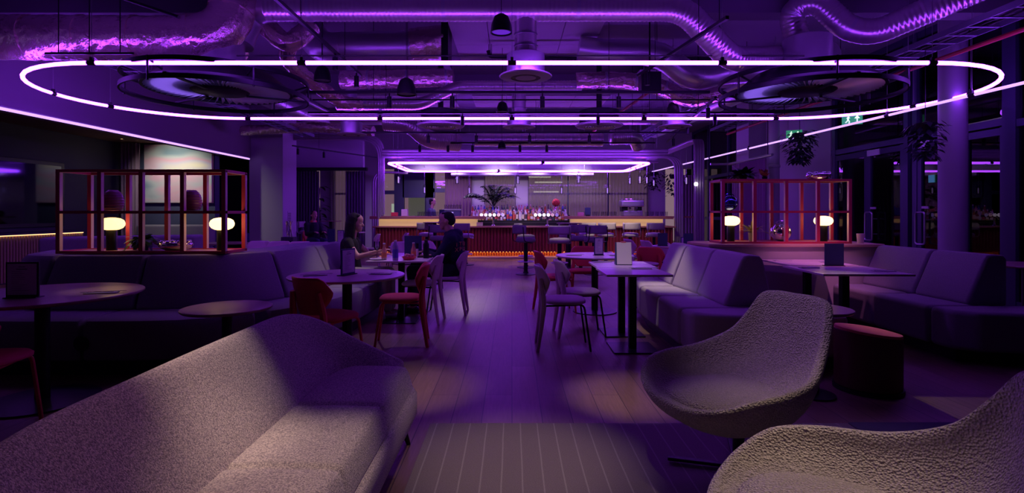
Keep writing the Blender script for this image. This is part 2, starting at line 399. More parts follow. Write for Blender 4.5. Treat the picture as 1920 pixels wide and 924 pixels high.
# round column and pipe at the right
c = MB().lathe([(0, 0), (.17, 0), (.17, 4.3), (0, 4.3)], 32, (6.28, 7.6, 0)); struct('trim_6', c, mat('column_paint', (.36, .33, .42), .6), 'round column at the right', )
c = MB().lathe([(0, 0), (.11, 0), (.11, 4.3), (0, 4.3)], 24, (5.95, 12.1, 0)).lathe([(.11, 2.3), (.125, 2.32), (.125, 2.36), (.11, 2.38)], 24, (5.95, 12.1, 0))
struct('trim_7', c, M_wall, 'round downpipe by the solid wall piece')

# ---------------------------------------------------------------- alcove contents
t = thing('slatted_counter', 'long slatted timber counter with glowing strip along the far left wall', 'counter', (0, 0, 0))
MB().bx(-9.56, -9.2, 4.5, 11.4, 0, .9).build('body', M_dark, t)
b = MB()
for i in range(115): b.bx(-9.2, -9.17, 4.53+i*.06, 4.565+i*.06, .02, .86)
b.build('slats', mat('slat_wood', (.42, .29, .17), .6), t)
MB().bx(-9.25, -9.16, 4.5, 11.4, .865, .878).build('light_strip', M_ledline, t)
MB().bx(-9.58, -9.14, 4.5, 11.42, .88, .92).build('counter_top', M_dark, t)
spotmir = thing('wall_mirror', 'dark mirrored wall panel with rounded frame above the slatted counter', 'mirror')
MB().bx(-9.59, -9.56, 8.6, 11.4, 1.0, 2.35).build('frame', M_black, spotmir, bevel=.01)
MB().bx(-9.56, -9.55, 9.6, 11.3, 1.08, 2.27).build('mirror_glass', mat('dark_mirror', (.06, .06, .09), .05, 1.0), spotmir)
def curtain(name, x0, x1, y, z0, z1, m, pleat=.09, amp=.035, axis='x', label='', cat='curtain', group=None):
    n = max(8, int(abs(x1-x0)/pleat*6))
    def f(u, v):
        a = x0+(x1-x0)*u; d = amp*math.sin(a/pleat*2*PI)*(1-.25*math.sin(a*5)) ; z = z0+(z1-z0)*v
        return (a, y+d, z) if axis == 'x' else (y+d, a, z)
    return tag(MB().grid(f, n, 2).build(name, m, fix=False), label, cat, group)
curtain('curtain', -9.5, -9.04, 12.95, .02, 2.98, M_curtp, label='dark mauve curtain hanging left of the blurred artwork')
t = thing('abstract_painting', 'large blurred pastel abstract picture on the navy wall', 'painting')
MB().bx(-9.06, -7.38, 13.14, 13.19, 1.53, 2.97).build('frame', M_framein, t)
m = bpy.data.materials.new('blurred_abstract'); m.use_nodes = True; nt = m.node_tree; bb = nt.nodes['Principled BSDF']
tc = nt.nodes.new('ShaderNodeTexCoord'); mp = nt.nodes.new('ShaderNodeMapping'); mp.inputs['Scale'].default_value = (.5, 1, 1.6); mp.inputs['Rotation'].default_value = (0, .3, 0)
n1 = nt.nodes.new('ShaderNodeTexNoise'); n1.inputs['Scale'].default_value = 1.5; n1.inputs['Detail'].default_value = 1.5
rp = nt.nodes.new('ShaderNodeValToRGB'); e = rp.color_ramp.elements
e[0].position = .28; e[0].color = (.25, .38, .45, 1); e[1].position = .75; e[1].color = (.95, .9, .6, 1)
for p, c_ in ((.4, (.55, .62, .62, 1)), (.5, (.80, .48, .58, 1)), (.6, (.70, .66, .74, 1))): q = e.new(p); q.color = c_
nt.links.new(tc.outputs['Object'], mp.inputs[0]); nt.links.new(mp.outputs[0], n1.inputs['Vector']); nt.links.new(n1.outputs[0], rp.inputs[0]); nt.links.new(rp.outputs[0], bb.inputs['Base Color'])
bb.inputs['Roughness'].default_value = .6
MB().bx(-9.05, -7.39, 13.12, 13.14, 1.54, 2.96).build('canvas', m, t)
for i, (x, y) in enumerate(((-9.0, 9.2), (-8.4, 7.6), (-8.0, 11.2), (-9.0, 12.3))):
    t = thing('downlight', 'small recessed warm downlight in the alcove timber ceiling', 'light', (x, y, 3.0), 0, 'alcove downlights')
    MB().lathe([(0, -.005), (.045, -.005), (.05, 0)], 16).build('trim_ring', M_black, t)
    MB().lathe([(0, -.008), (.022, -.008)], 12).build('lens', mat('warm_lens', (1, .8, .5), .5, emit=(1, .6, .3), estr=1.5), t)
spot('painting_light', (-8.2, 11.9, 2.97), (-8.2, 13.2, 1.95), 26, 95, 1, (1, .92, .80))
# rear bench below the painting
t = thing('rear_bench', 'dark upholstered bench below the blurred picture', 'bench')
MB().bx(-9.0, -7.3, 12.2, 13.1, .12, .46).build('seat', M_banq, t, bevel=.04)
MB().bx(-9.0, -7.3, 12.75, 13.15, .46, 1.0).build('backrest', M_banq, t, bevel=.05)

# ---------------------------------------------------------------- curtains in the nook and on the back windows
curtain('curtain', -7.0, -6.2, 17.15, .02, 2.62, M_curt, label='dark curtain at the left of the nook opening')
curtain('curtain', -5.35, -4.72, 17.15, .02, 2.62, M_curt, label='dark curtain at the right of the nook opening, by the fluted post')
curtain('curtain', -6.8, -5.7, 19.9, .02, 2.93, M_sheer, .11, label='sheer curtain on the window of the nook')
curtain('curtain', -2.5, -1.5, 19.85, .02, 2.93, mat('plum_curtain', (.30, .17, .26), .9), .12, label='plum curtain beside the dark doors')
curtain('curtain', -1.04, .14, 19.9, .02, 2.93, M_sheer, .12, label='sheer curtain behind the palm')
curtain('curtain', .62, 2.06, 19.9, .02, 2.93, M_sheer, .12, label='sheer curtain above the beer taps')
curtain('curtain', 2.14, 3.56, 19.9, .02, 2.93, M_sheer, .12, label='sheer curtain in the middle of the long back window')
curtain('curtain', 3.66, 5.12, 19.9, .02, 2.93, M_sheer, .12, label='sheer curtain behind the coffee machine')
curtain('curtain', 5.8, 6.6, 18.6, .02, 2.6, M_curtp, .1, label='mauve curtain right of the back pillar')
curtain('curtain', 11.4, 13.1, 5.42, .02, 2.46, M_curtp, .12, .04, 'y', label='mauve curtain behind the right display shelf')
t = thing('curtain_rail', 'tubular curtain rail above the right display shelf', 'rail')
MB().tube(fillet([(4.95, 13.3, 2.5), (5.42, 13.3, 2.5), (5.42, 11.1, 2.5)], .15), .03, 10).build('tube', M_steel, t)
rods(t, [((5.42, 11.3, 2.5), (5.42, 11.3, 4.3)), ((5.42, 12.9, 2.5), (5.42, 12.9, 4.3))], .008, M_black)
# far people and poster in the hall
def poster(x, z, wd, h, c, lab):
    t = thing('shop_display', lab, 'display'); MB().bx(x-wd/2, x+wd/2, 22.0, 22.08, z-h/2, z+h/2).build('panel', c, t); MB().bx(x-.03, x+.03, 22.0, 22.06, 0, z-h/2).build('post', M_black, t)
poster(-4.72, 1.28, .5, .75, mat('lit_green_panel', (.5, .7, .5), .6, emit=(.45, .62, .42), estr=.9), 'pale lit panel standing beyond the left back glass')
poster(-3.9, 1.45, .75, 1.1, mat('dim_panel', (.3, .33, .26), .6, emit=(.25, .28, .2), estr=.35), 'dim grey display board beyond the back doors')
# ---------------------------------------------------------------- big sofa, left foreground
def smooth01(t): t = max(0, min(1, t)); return t*t*(3-2*t)
def make_sofa():
    t = thing('sofa', 'large heathered cream sofa with scooped back in the left foreground', 'sofa', (-.92, 2.01, 0), 0)
    # shell: a thick band following a U plan (open to +x), height falling along the arms
    Lh = 1.08   # half length
    def plan(u):   # u 0..1 along the U: near arm front -> back -> far arm front
        pts = PL; k = u*(len(pts)-1); i = min(int(k), len(pts)-2); f = k-i
        return pts[i]*(1-f)+pts[i+1]*f
    ctrl = [(.30, -Lh+.02), (.05, -Lh-.0), (-.16, -Lh+.08), (-.26, -Lh+.30), (-.265, -.3), (-.265, .3), (-.26, Lh-.30), (-.16, Lh-.08), (.05, Lh), (.30, Lh-.02)]
    PL = crom([(a, b, 0) for a, b in ctrl], 6)
    hc = [.45, .56, .70, .775, .79, .79, .775, .70, .56, .45]
    HH = [v.x for v in crom([(h, 0, 0) for h in hc], 6)]
    n = len(PL)-1
    b = MB(); secs = []
    for i, p in enumerate(PL):
        a = PL[max(0, i-1)]; c = PL[min(n, i+1)]; tg = (c-a).normalized(); nin = Vector((tg.y, -tg.x, 0))   # inward normal
        if (Vector((.1, 0, 0))-p).dot(nin) < 0: nin = -nin
        h = HH[i]; lean = .20*smooth01((h-.40)/.3)
        def P(off, z): return p+nin*off+Vector((0, 0, z))
        # off measured inward from the rim centre line
        sec = [P(.13+lean*.5, .20), P(.16+lean*.6, .40), P(.10+lean*.45, .40+(h-.40)*.35), P(.05+lean*.2, .40+(h-.40)*.72), P(.035, h-.02), P(.0, h), P(-.035, h-.025),
               P(-.03+lean*.10, .40+(h-.40)*.5), P(.0+lean*.25, .36), P(.03+lean*.35, .22), P(.08+lean*.4, .16)]
        secs.append([b.bm.verts.new(q) for q in sec])
    for s0, s1 in zip(secs, secs[1:]):
        for k in range(len(s0)):
            l = (k+1) % len(s0); b.bm.faces.new((s0[k], s1[k], s1[l], s0[l]))
    b.bm.faces.new(secs[0]); b.bm.faces.new(list(reversed(secs[-1])))
    b.build('backrest_shell', M_sofa, t, sub=2)
    # base under the cushion
    def outline(x0, x1, hl, r):
        pts = []
        for cx, cyy, a0 in ((x1-r*.7, hl-r*.7, 0), (x0+r, hl-r, 90), (x0+r, -hl+r, 180), (x1-r*.7, -hl+r*.7, 270)):
            rr = r*.7 if a0 in (0, 270) else r
            for k in range(7): an = math.radians(a0+15*k); pts.append((cx+rr*math.cos(an), cyy+rr*math.sin(an)))
        return pts
    def pad(pts, z0, z1, e, name, m, crown=.0):
        cx = sum(p[0] for p in pts)/len(pts); cyv = sum(p[1] for p in pts)/len(pts)
        b = MB(); rings = []
        def ring(sc_, z): return [b.bm.verts.new((cx+(p[0]-cx)*sc_[0], cyv+(p[1]-cyv)*sc_[1], z)) for p in pts]
        W = max(p[0] for p in pts)-cx; H = max(p[1] for p in pts)-cyv
        def sc_(d): return (1-d/W, 1-d/H)
        for d, z in ((e, z0), (0, z0+e), (0, z1-e), (e*.35, z1-e*.3), (e*1.3, z1)): rings.append(ring(sc_(d), z))
        rings.append(ring((.5, .5), z1+crown))
        for r0, r1 in zip(rings, rings[1:]):
            for k in range(len(r0)): b.bm.faces.new((r0[k], r0[(k+1) % len(r0)], r1[(k+1) % len(r0)], r1[k]))
        b.bm.faces.new(rings[-1]); b.bm.faces.new(list(reversed(rings[0])))
        return b.build(name, m, t, ang=60)
    pad(outline(-.18, .40, 1.04, .20), .17, .335, .03, 'base', M_sofa)
    # cushion with two cross seams
    pts = outline(-.12, .37, .86, .18)
    b = MB(); nx, ny = 14, 60
    def top(u, v):
        x = -.12+(.375+.12)*u; y = -.985+1.97*v
        # squash to rounded outline
        hl = .985-.24*max(0, (.16-(x+.12))/.16)**1.8 - .05*max(0, (x-.30)/.07)**2
        y = max(-1, min(1, y/.985))*hl
        eu = min(1, (1-u)/.10); ev = min(1, min(v, 1-v)/.035)
        z = .335+.115*math.sqrt(max(0, 1-(1-eu)**2))*math.sqrt(max(0, 1-(1-ev)**2))
        for ys in (.34, -.24): z -= .012*math.exp(-((y-ys)/.012)**2)
        z += .008*math.sin(PI*u)
        return (x, y, z)
    b.grid(top, 24, 120)
    b.build('seat_cushion', M_sofa, t, fix=False, ang=70)
    for x, y in ((.30, .91), (.30, -.91), (-.18, .89), (-.18, -.89)):
        sx = .04 if x > 0 else -.04; sy = .07 if y > 0 else -.07
        MB().cyl((x+sx, y+sy, 0), (x, y, .19), .012, .022).build('leg', M_black, t)
    return t
make_sofa()

# ---------------------------------------------------------------- swivel armchairs
def make_egg(label, loc, rz):
    t = thing('swivel_armchair', label, 'armchair', loc, rz, )
    # local: faces +x. rim control (x forward, y side, z)
    half = [(-.40, 0, .865), (-.395, .12, .865), (-.37, .205, .84), (-.31, .245, .74), (-.22, .285, .635), (-.06, .36, .555), (.12, .395, .53), (.27, .365, .505), (.37, .27, .45), (.42, .13, .415), (.43, 0, .41)]
    ctrl = half+[(a, -b, c) for a, b, c in reversed(half[1:-1])]
    rim = crom(ctrl, 5, True); n = len(rim)
    b = MB(); rings = [[] for _ in range(17)]
    for p in rim:
        R = Vector(p); out = Vector((R.x, R.y, 0)); out.normalize()
        hgt = max(0, min(1, (R.z-.42)/.43))
        B = Vector((0, 0, .20)); C1 = Vector((R.x*.93, R.y*.98, .20+(R.z-.20)*.22)); 
        S = Vector((.02, 0, .385)); C2 = Vector((R.x*(.86), R.y*.90, .385+(R.z-.40)*.06))
        Ro = R+out*.022+Vector((0, 0, -.02)); Ri = R-out*.028+Vector((0, 0, -.018))
        def q(a, c, d, s): return a*(1-s)**2+c*2*s*(1-s)+d*s*s
        prof = [q(B, C1, Ro, s) for s in (.12, .3, .5, .68, .85, 1)]+[R+out*.012+Vector((0,0,-.003)), R-out*.014+Vector((0,0,-.002))]+[q(Ri, C2, S, s) for s in (0, .13, .28, .42, .56, .7, .84, .94)]
        for k, v in enumerate(prof): rings[k].append(b.bm.verts.new(v))
    rings = rings[:16]
    for r0, r1 in zip(rings, rings[1:]):
        for k in range(n): b.bm.faces.new((r0[k], r0[(k+1) % n], r1[(k+1) % n], r1[k]))
    b.bm.faces.new(rings[0]); b.bm.faces.new(rings[-1])
    b.build('shell', M_bouc, t, sub=1)
    # loose seat pad
    b = MB(); prof = [(0, -.02), (.9, -.02), (1.0, .01), (1.0, .03), (.93, .055), (.7, .07), (.3, .078), (0, .08)]
    rings = []
    for r, z in prof:
        ring = []
        for k in range(40):
            a = 2*PI*k/40; ca, sa = math.cos(a), math.sin(a)
            x = .33*math.copysign(abs(ca)**.8, ca)+.035; y = .285*math.copysign(abs(sa)**.8, sa)*(1.0-.22*max(0, -ca))
            ring.append(b.bm.verts.new((x*r if r else 0.03, y*r, .372+z*.7)))
        rings.append(ring)
    for r0, r1 in zip(rings, rings[1:]):
        for k in range(40): b.bm.faces.new((r0[k], r0[(k+1) % 40], r1[(k+1) % 40], r1[k]))
    bmesh.ops.remove_doubles(b.bm, verts=b.bm.verts, dist=1e-5)
    b.build('seat_pad', M_bouc, t, ang=70)
    # stitched seams down the inner back corners
    MB().cyl((0, 0, .03), (0, 0, .22), .028).build('column', M_black, t)
    b = MB()
    for k in range(4):
        a = PI/4+k*PI/2+.12; c, s = math.cos(a), math.sin(a)
        M = Matrix.Rotation(a, 3, 'Z')
        b.box((c*.17, s*.17, .022), (.34, .035, .016), M=M)
    b.build('star_base', M_black, t, bevel=.003)
    return t
CH1 = math.atan2(-.376, -.925)
make_egg('cream boucle swivel armchair standing whole on the rug edge, facing the aisle', (1.13, 2.66, 0.012), CH1)
make_egg('cream boucle swivel armchair cut off by the bottom right corner, nearest the viewer', (1.02, 1.50, 0.012), math.radians(152))

# ---------------------------------------------------------------- drum stool
t = thing('drum_stool', 'dark red drum stool with a slanted coral top beside the right banquette', 'stool', (2.62, 3.93, 0), 0)
b = MB(); seg = 40; R = .215; vs = []
for k in range(seg):
    a = 2*PI*k/seg; vs.append((a, R*math.cos(a), R*math.sin(a)))
def topz(x): return .455-.05*(x+R)/(2*R)
bot = [b.bm.verts.new((x, y, .03)) for a, x, y in vs]; mid = [b.bm.verts.new((x, y, topz(x)-.012)) for a, x, y in vs]
for k in range(seg): b.bm.faces.new((bot[k], bot[(k+1) % seg], mid[(k+1) % seg], mid[k]))
b.bm.faces.new(list(reversed(bot))); b.bm.faces.new(mid)
b.build('body', mat('oxblood_leather', (.11, .022, .022), .5), t, bevel=.008)
b = MB(); lo = [b.bm.verts.new((x*1.0, y*1.0, topz(x)-.012)) for a, x, y in vs]; hi = [b.bm.verts.new((x*.985, y*.985, topz(x)+.006)) for a, x, y in vs]; cc = [b.bm.verts.new((x*.8, y*.8, topz(x*.8)+.012)) for a, x, y in vs]
for A, B_ in ((lo, hi), (hi, cc)):
    for k in range(seg): b.bm.faces.new((A[k], A[(k+1) % seg], B_[(k+1) % seg], B_[k]))
b.bm.faces.new(cc); b.bm.faces.new(list(reversed(lo)))
b.build('seat_top', mat('coral_weave', (.72, .14, .16), .8, bump=('voronoi', 60, .6, .004)), t, ang=60)
MB().lathe([(0, 0), (.225, 0), (.225, .03), (0, .03)], 40).build('foot_ring', M_black, t)

# ---------------------------------------------------------------- banquettes
def path_cut(pts, cuts, gap=.012):
    """split polyline by fractions of length"""
    L = [0]
    for a, c in zip(pts, pts[1:]): L.append(L[-1]+(c-a).length)
    T = L[-1]
    def pt(s):
        for i in range(len(pts)-1):
            if s <= L[i+1]+1e-9: f = (s-L[i])/(L[i+1]-L[i]); return pts[i]*(1-f)+pts[i+1]*f
        return pts[-1]
    out = []
    cs = [0]+[c*T for c in cuts]+[T]
    for s0, s1 in zip(cs, cs[1:]):
        s0 += gap/2; s1 -= gap/2
        k = max(2, int((s1-s0)/.09)); out.append([pt(s0+(s1-s0)*i/k) for i in range(k+1)])
    return out
def sweep_mod(segs, section, name, m, parent, side=1, bev=.03):
    """section: list of (offset, z); offset towards the sitter = right-hand normal * side"""
    for pts in segs:
        b = MB(); S = []
        for i, p in enumerate(pts):
            a = pts[max(0, i-1)]; c = pts[min(len(pts)-1, i+1)]; tg = (c-a).normalized(); nn = Vector((tg.y, -tg.x, 0))*side
            S.append([b.bm.verts.new(p+nn*o_+Vector((0, 0, z))) for o_, z in section])
        for s0, s1 in zip(S, S[1:]):
            for k in range(len(s0)): l = (k+1) % len(s0); b.bm.faces.new((s0[k], s1[k], s1[l], s0[l]))
        b.bm.faces.new(S[0]); b.bm.faces.new(list(reversed(S[-1])))
        o = b.build(name, m, parent, bevel=bev, bseg=3)
        if bev: o.modifiers['b'].angle_limit = math.radians(50)
BACK = [(.15, .43), (.20, .45), (.19, .50), (.03, .87), (.0, .905), (-.05, .915), (-.15, .905), (-.18, .87), (-.18, .43)]
SEAT = [(.0, .12), (.62, .12), (.635, .15), (.64, .40), (.62, .44), (.57, .455), (.02, .455), (0, .44)]
PLIN = [(.0, .0), (.56, .0), (.56, .12), (.0, .12)]
# left island: path runs left -> right so that the right-hand normal points to the camera
t = thing('curved_banquette', 'long curved grey banquette on the left, under the red display shelf', 'banquette')
PB = crom([(-4.75, 5.5, 0), (-4.5, 4.95, 0), (-3.95, 4.80, 0), (-3.2, 4.83, 0), (-2.66, 4.98, 0), (-2.36, 5.5, 0), (-2.28, 6.3, 0), (-2.26, 7.15, 0)], 8)
sweep_mod(path_cut(PB, [.215, .385, .62, .80]), BACK, 'backrest', M_banq, t)
PSs = crom([(-7.2, 4.85, 0), (-5.6, 4.85, 0), (-3.2, 4.83, 0), (-2.66, 4.98, 0), (-2.36, 5.5, 0), (-2.28, 6.3, 0), (-2.26, 7.15, 0)], 8)
sweep_mod(path_cut(PSs, [.17, .33, .445, .555, .68, .84]), SEAT, 'seat', M_banq, t)
sweep_mod(path_cut(PSs, []), PLIN, 'plinth', M_blackp, t, bev=0)
core = [(-4.85, 5.6), (-4.6, 5.05), (-3.95, 4.97), (-3.2, 4.99), (-2.78, 5.1), (-2.54, 5.5), (-2.46, 6.3), (-2.44, 7.15), (-2.75, 7.15), (-2.8, 5.95), (-3.2, 5.75), (-4.5, 5.85)]
MB().prism(core, .0, .905).build('core', M_banq, t, bevel=.02)
MB().lathe([(0, 0), (.048, 0), (.06, .004), (.06, .01), (0, .012)], 24).build('socket_plate', M_blackp, t).location = (-3.38, 4.19, .27)
t.children[-1].rotation_euler = (PI/2, 0, 0)
# low back behind the island seen over its far side
t = thing('rear_banquette', 'low dark banquette back beyond the left display shelf', 'banquette')
MB().prism([(-6.6, 7.4), (-4.9, 8.2), (-4.9, 8.55), (-6.6, 7.75)], .1, .95).build('backrest', M_banq, t, bevel=.05)
MB().prism([(-6.6, 7.75), (-4.9, 8.55), (-4.9, 9.0), (-6.6, 8.25)], .1, .45).build('seat', M_banq, t, bevel=.04)

# right pale island
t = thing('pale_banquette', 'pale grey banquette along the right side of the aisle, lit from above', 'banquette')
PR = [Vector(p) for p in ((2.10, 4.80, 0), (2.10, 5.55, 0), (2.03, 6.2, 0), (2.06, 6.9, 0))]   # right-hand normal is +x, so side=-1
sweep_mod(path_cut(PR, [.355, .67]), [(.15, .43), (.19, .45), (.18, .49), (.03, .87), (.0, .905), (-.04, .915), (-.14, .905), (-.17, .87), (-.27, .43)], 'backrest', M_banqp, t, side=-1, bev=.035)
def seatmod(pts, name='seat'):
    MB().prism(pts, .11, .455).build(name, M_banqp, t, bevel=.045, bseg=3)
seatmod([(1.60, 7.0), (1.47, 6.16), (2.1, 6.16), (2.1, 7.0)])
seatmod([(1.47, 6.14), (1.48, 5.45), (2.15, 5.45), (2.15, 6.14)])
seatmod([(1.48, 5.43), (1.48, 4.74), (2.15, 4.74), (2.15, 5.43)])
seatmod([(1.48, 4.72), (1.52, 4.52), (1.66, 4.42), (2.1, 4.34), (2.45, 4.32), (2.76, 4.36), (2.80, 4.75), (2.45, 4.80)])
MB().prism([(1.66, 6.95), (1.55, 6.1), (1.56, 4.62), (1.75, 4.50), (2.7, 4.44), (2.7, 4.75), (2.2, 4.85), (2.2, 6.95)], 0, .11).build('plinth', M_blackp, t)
# booth wall with ledge and far booth banquette
t = thing('booth_counter', 'pink lit booth divider with a timber ledge under the right display shelf', 'counter')
MB().bx(2.36, 4.42, 6.40, 7.0, 0, .885).build('panel', M_banqp, t)
MB().prism([(2.28, 6.95), (2.36, 6.40), (2.5, 6.36), (4.45, 6.36), (4.5, 7.05), (2.4, 7.1)], .885, .92).build('ledge', M_framein, t, bevel=.008)
t = thing('booth_banquette', 'dark blue grey banquette of the right hand booth with a high back', 'banquette')
PR3 = [Vector(p) for p in ((4.37, 4.88, 0), (4.36, 5.55, 0), (4.34, 6.34, 0))]
sweep_mod(path_cut(PR3, [.45]), BACK, 'backrest', M_banq, t, side=-1, bev=.035)
def sm(pts): MB().prism(pts, .11, .455).build('seat', M_banq, t, bevel=.045, bseg=3)
sm([(3.80, 6.34), (3.78, 5.62), (4.4, 5.62), (4.4, 6.34)]); sm([(3.78, 5.60), (3.78, 4.86), (4.4, 4.86), (4.4, 5.60)])
sm([(3.78, 4.84), (3.80, 4.62), (3.95, 4.50), (4.5, 4.42), (5.3, 4.42), (5.3, 4.86), (4.5, 4.86)])
MB().prism([(3.88, 6.3), (3.88, 4.66), (4.6, 4.55), (5.2, 4.55), (5.2, 4.9), (4.4, 4.95), (4.4, 6.3)], 0, .11).build('plinth', M_blackp, t)

# ---------------------------------------------------------------- display shelves
def inner(o, ax):
    """unpainted oak on the faces that look along axis ax (cell insides)"""
    o.data.materials.append(mat('bare_oak', (.84, .66, .50), .5))
    for f in o.data.polygons:
        if abs(f.normal[ax]) > .9 and not (ax == 2 and f.normal[2] > .5): f.material_index = 1
    return o
def shelf(label, loc):
    t = thing('display_shelf', label, 'shelf', loc); n = 4; p = .385; D = .37; H = .385; e = .019
    for k in range(n+1):
        for y in (0, D): inner(MB().bx(k*p-e/1.0, k*p+e/1.0, y-.018, y+.018, .02, 2*H).build('post', M_frame, t), 0)
    for z, nm in ((0.012, 'bottom_rail'), (H, 'middle_rail'), (2*H, 'top_rail')):
        b = MB()
        for y in (0, D): b.bx(-e, n*p+e, y-.019, y+.019, z-.012, z+.014)
        for k in (0, n): b.bx(k*p-e, k*p+e, 0, D, z-.012, z+.014)
        inner(b.build(nm, M_frame, t), 2)
    MB().bx(e, n*p-e, .02, D-.02, .004, .018).build('shelf_board', M_framein, t)
    return t
SL = (-4.22, 4.97, .915); SR = (2.56, 6.48, .92)
shelf('red framed open display shelf on the left banquette', SL)
shelf('red framed open display shelf on the right hand ledge', SR)
def table_lamp(label, loc, k=1.0):
    t = thing('table_lamp', label, 'lamp', loc)
    MB().lathe([(0, 0), (.046, 0), (.046, .19), (.040, .20), (0, .20)], 24).build('base', M_black, t)
    MB().lathe([(.03, .195), (.06, .20), (.09, .215), (.107, .24), (.109, .262), (.098, .29), (.07, .308), (.03, .316), (0, .317)], 28).build('lamp_shade', mat('lamp_globe%d' % int(k*100), (1, .9, .7), .5, emit=(1, .60, .215), estr=3.3*k), t, ang=80)
    return t
zl = .018
table_lamp('glowing oval table lamp at the left end of the left display shelf', (SL[0]+.36-.02, SL[1]+.20, SL[2]+zl), .8)
table_lamp('glowing oval table lamp at the right end of the left display shelf', (SL[0]+1.42, SL[1]+.18, SL[2]+zl), 1.1)
table_lamp('glowing oval table lamp at the left end of the right display shelf', (SR[0]+.18, SR[1]+.20, SR[2]+zl), 1.15)
table_lamp('glowing oval table lamp at the right end of the right display shelf', (SR[0]+1.34, SR[1]+.20, SR[2]+zl), 1.15)
# ribbed domes on left shelf middle
def ribdome(label, loc, m, s=1):
    t = thing('ribbed_vase', label, 'vase', loc); b = MB(); prof = []
    for k in range(33):
        z = k/32*.20; r = .088*math.sqrt(max(0, 1-((z-.085)/.125)**2)); prof.append((max(.0, (r+(.004 if k % 4 < 2 else 0))*s), z*s))
    prof = [(0, 0)]+prof[1:]+[(0, .2*s)]
    b.lathe(prof, 28).build('body', m, t, ang=60); return t
M_plum = mat('plum_glaze', (.22, .07, .14), .35)
ribdome('rounded ribbed plum vase at the left of the left display shelf, on its middle rail', (SL[0]+.36, SL[1]+.19, SL[2]+.40), M_plum)
ribdome('rounded ribbed plum vase right of centre on the middle rail of the left display shelf', (SL[0]+1.12, SL[1]+.19, SL[2]+.40), M_plum)
for o in (SL,):
    for k, x in enumerate((.36, 1.12)):
        tag(MB().bx(o[0]+x-.18, o[0]+x+.19, o[1]+.02, o[1]+.35, o[2]+.392, o[2]+.40).build('glass_shelf_plate', M_clear), ('clear shelf plate under the left plum vase', 'clear shelf plate under the right plum vase')[k], 'shelf plate')
tag(MB().bx(SR[0]+.02, SR[0]+.37, SR[1]+.02, SR[1]+.35, SR[2]+.392, SR[2]+.40).build('glass_shelf_plate', M_clear), 'clear shelf plate under the blue glossy vase', 'shelf plate')
def bowl(label, loc, sx=1):
    t = thing('chrome_bowl', label, 'bowl', loc)
    b = MB().lathe([(0, 0), (.07, 0), (.125, .02), (.148, .05), (.140, .078), (.12, .085), (.10, .07), (.06, .05), (0, .045)], 36)
    for k in range(8):
        a = 2*PI*k/8; b.ball((.115*math.cos(a), .115*math.sin(a), .082), .026, 10, 1, 1, .7)
    b.build('body', M_chrome, t, ang=60); return t
bowl('low chrome petal bowl on the left display shelf', (SL[0]+.98, SL[1]+.17, SL[2]+zl))
bowl('low chrome petal bowl on top of the right display shelf', (SR[0]+1.27, SR[1]+.18, SR[2]+.785))
tag(MB().bx(SR[0]+1.16, SR[0]+1.52, SR[1]+.02, SR[1]+.35, SR[2]+.784, SR[2]+.785).build('glass_shelf_plate', M_clear), 'clear plate under the chrome bowl on the top rail', 'shelf plate')
def sphere_vase(label, loc, m, r):
    t = thing('sphere_vase', label, 'vase', loc)
    MB().ball((0, 0, r*.93), r, 32, 1, 1, .93).build('body', m, t, ang=80)
    MB().tube([(.55*r*math.cos(a), .0, r*1.75+.35*r*math.sin(a)) for a in [PI*k/10 for k in range(11)]], .006, 6).build('handle', m, t); return t
sphere_vase('round chrome vase on the ledge board of the right display shelf', (SR[0]+.80, SR[1]+.19, SR[2]+zl), M_chrome, .122)
sphere_vase('round glossy midnight blue vase in the upper left cell of the right display shelf', (SR[0]+.16, SR[1]+.19, SR[2]+.40), mat('blue_chrome', (.10, .16, .5), .1, .9), .102)
# plants
def leafquad(b, base, d, L, W, droop=.3, n=4, up=Vector((0, 0, 1))):
    d = Vector(d).normalized(); s = d.cross(up); s = s.normalized() if s.length > 1e-3 else Vector((1, 0, 0))
    P = []
    for i in range(n+1):
        f = i/n; c = Vector(base)+d*L*f-up*droop*L*f*f; wv = W*math.sin(PI*min(.96, f*.9+.08))
        P.append((b.bm.verts.new(c-s*wv/2), b.bm.verts.new(c+s*wv/2)))
    for a, c in zip(P, P[1:]): b.bm.faces.new((a[0], a[1], c[1], c[0]))
def pot_plant(label, loc, potm, leafm, n, L, W, droop, up=.5, potr=.05, poth=.09, cat='plant', name='potted_plant', spread=1.0):
    t = thing(name, label, cat, loc)
    MB().lathe([(0, 0), (potr*.8, 0), (potr, poth), (potr*.88, poth), (potr*.8, poth-.01), (0, poth-.01)], 20).build('pot', potm, t)
    b = MB(); rnd = random.Random(len(label))
    for k in range(n):
        a = rnd.random()*2*PI; el = up+rnd.random()*.7
        d = (math.cos(a)*math.cos(el)*spread, math.sin(a)*math.cos(el)*spread, math.sin(el))
        leafquad(b, (0, 0, poth-.01), d, L*rnd.uniform(.6, 1.1), W*rnd.uniform(.7, 1.2), droop*rnd.uniform(.6, 1.3))
    b.build('foliage', leafm, t, smooth=False, fix=False); return t
pot_plant('trailing dark green plant between the lamp and the chrome bowl on the left display shelf', (SL[0]+.66, SL[1]+.18, SL[2]+zl), M_blackp, M_leaf, 60, .22, .07, .7, .35)
pot_plant('arching olive fern in a dark pot on the right display shelf', (SR[0]+.45, SR[1]+.19, SR[2]+zl), mat('grey_pot', (.25, .22, .2), .6), M_olive, 44, .27, .030, .5, .45, .055, .11)
pot_plant('dark leafy plant on top of the right display shelf, left half', (SR[0]+.33, SR[1]+.19, SR[2]+.785), M_black, M_leafd, 100, .27, .09, .5, .45, .05, .04)
pot_plant('small reddish leafed plant beside the column, on top of the right display shelf', (SR[0]+.60, SR[1]+.19, SR[2]+.785), M_black, mat('red_leaf', (.35, .05, .12), .6), 24, .18, .045, .3, .5, .035, .04)
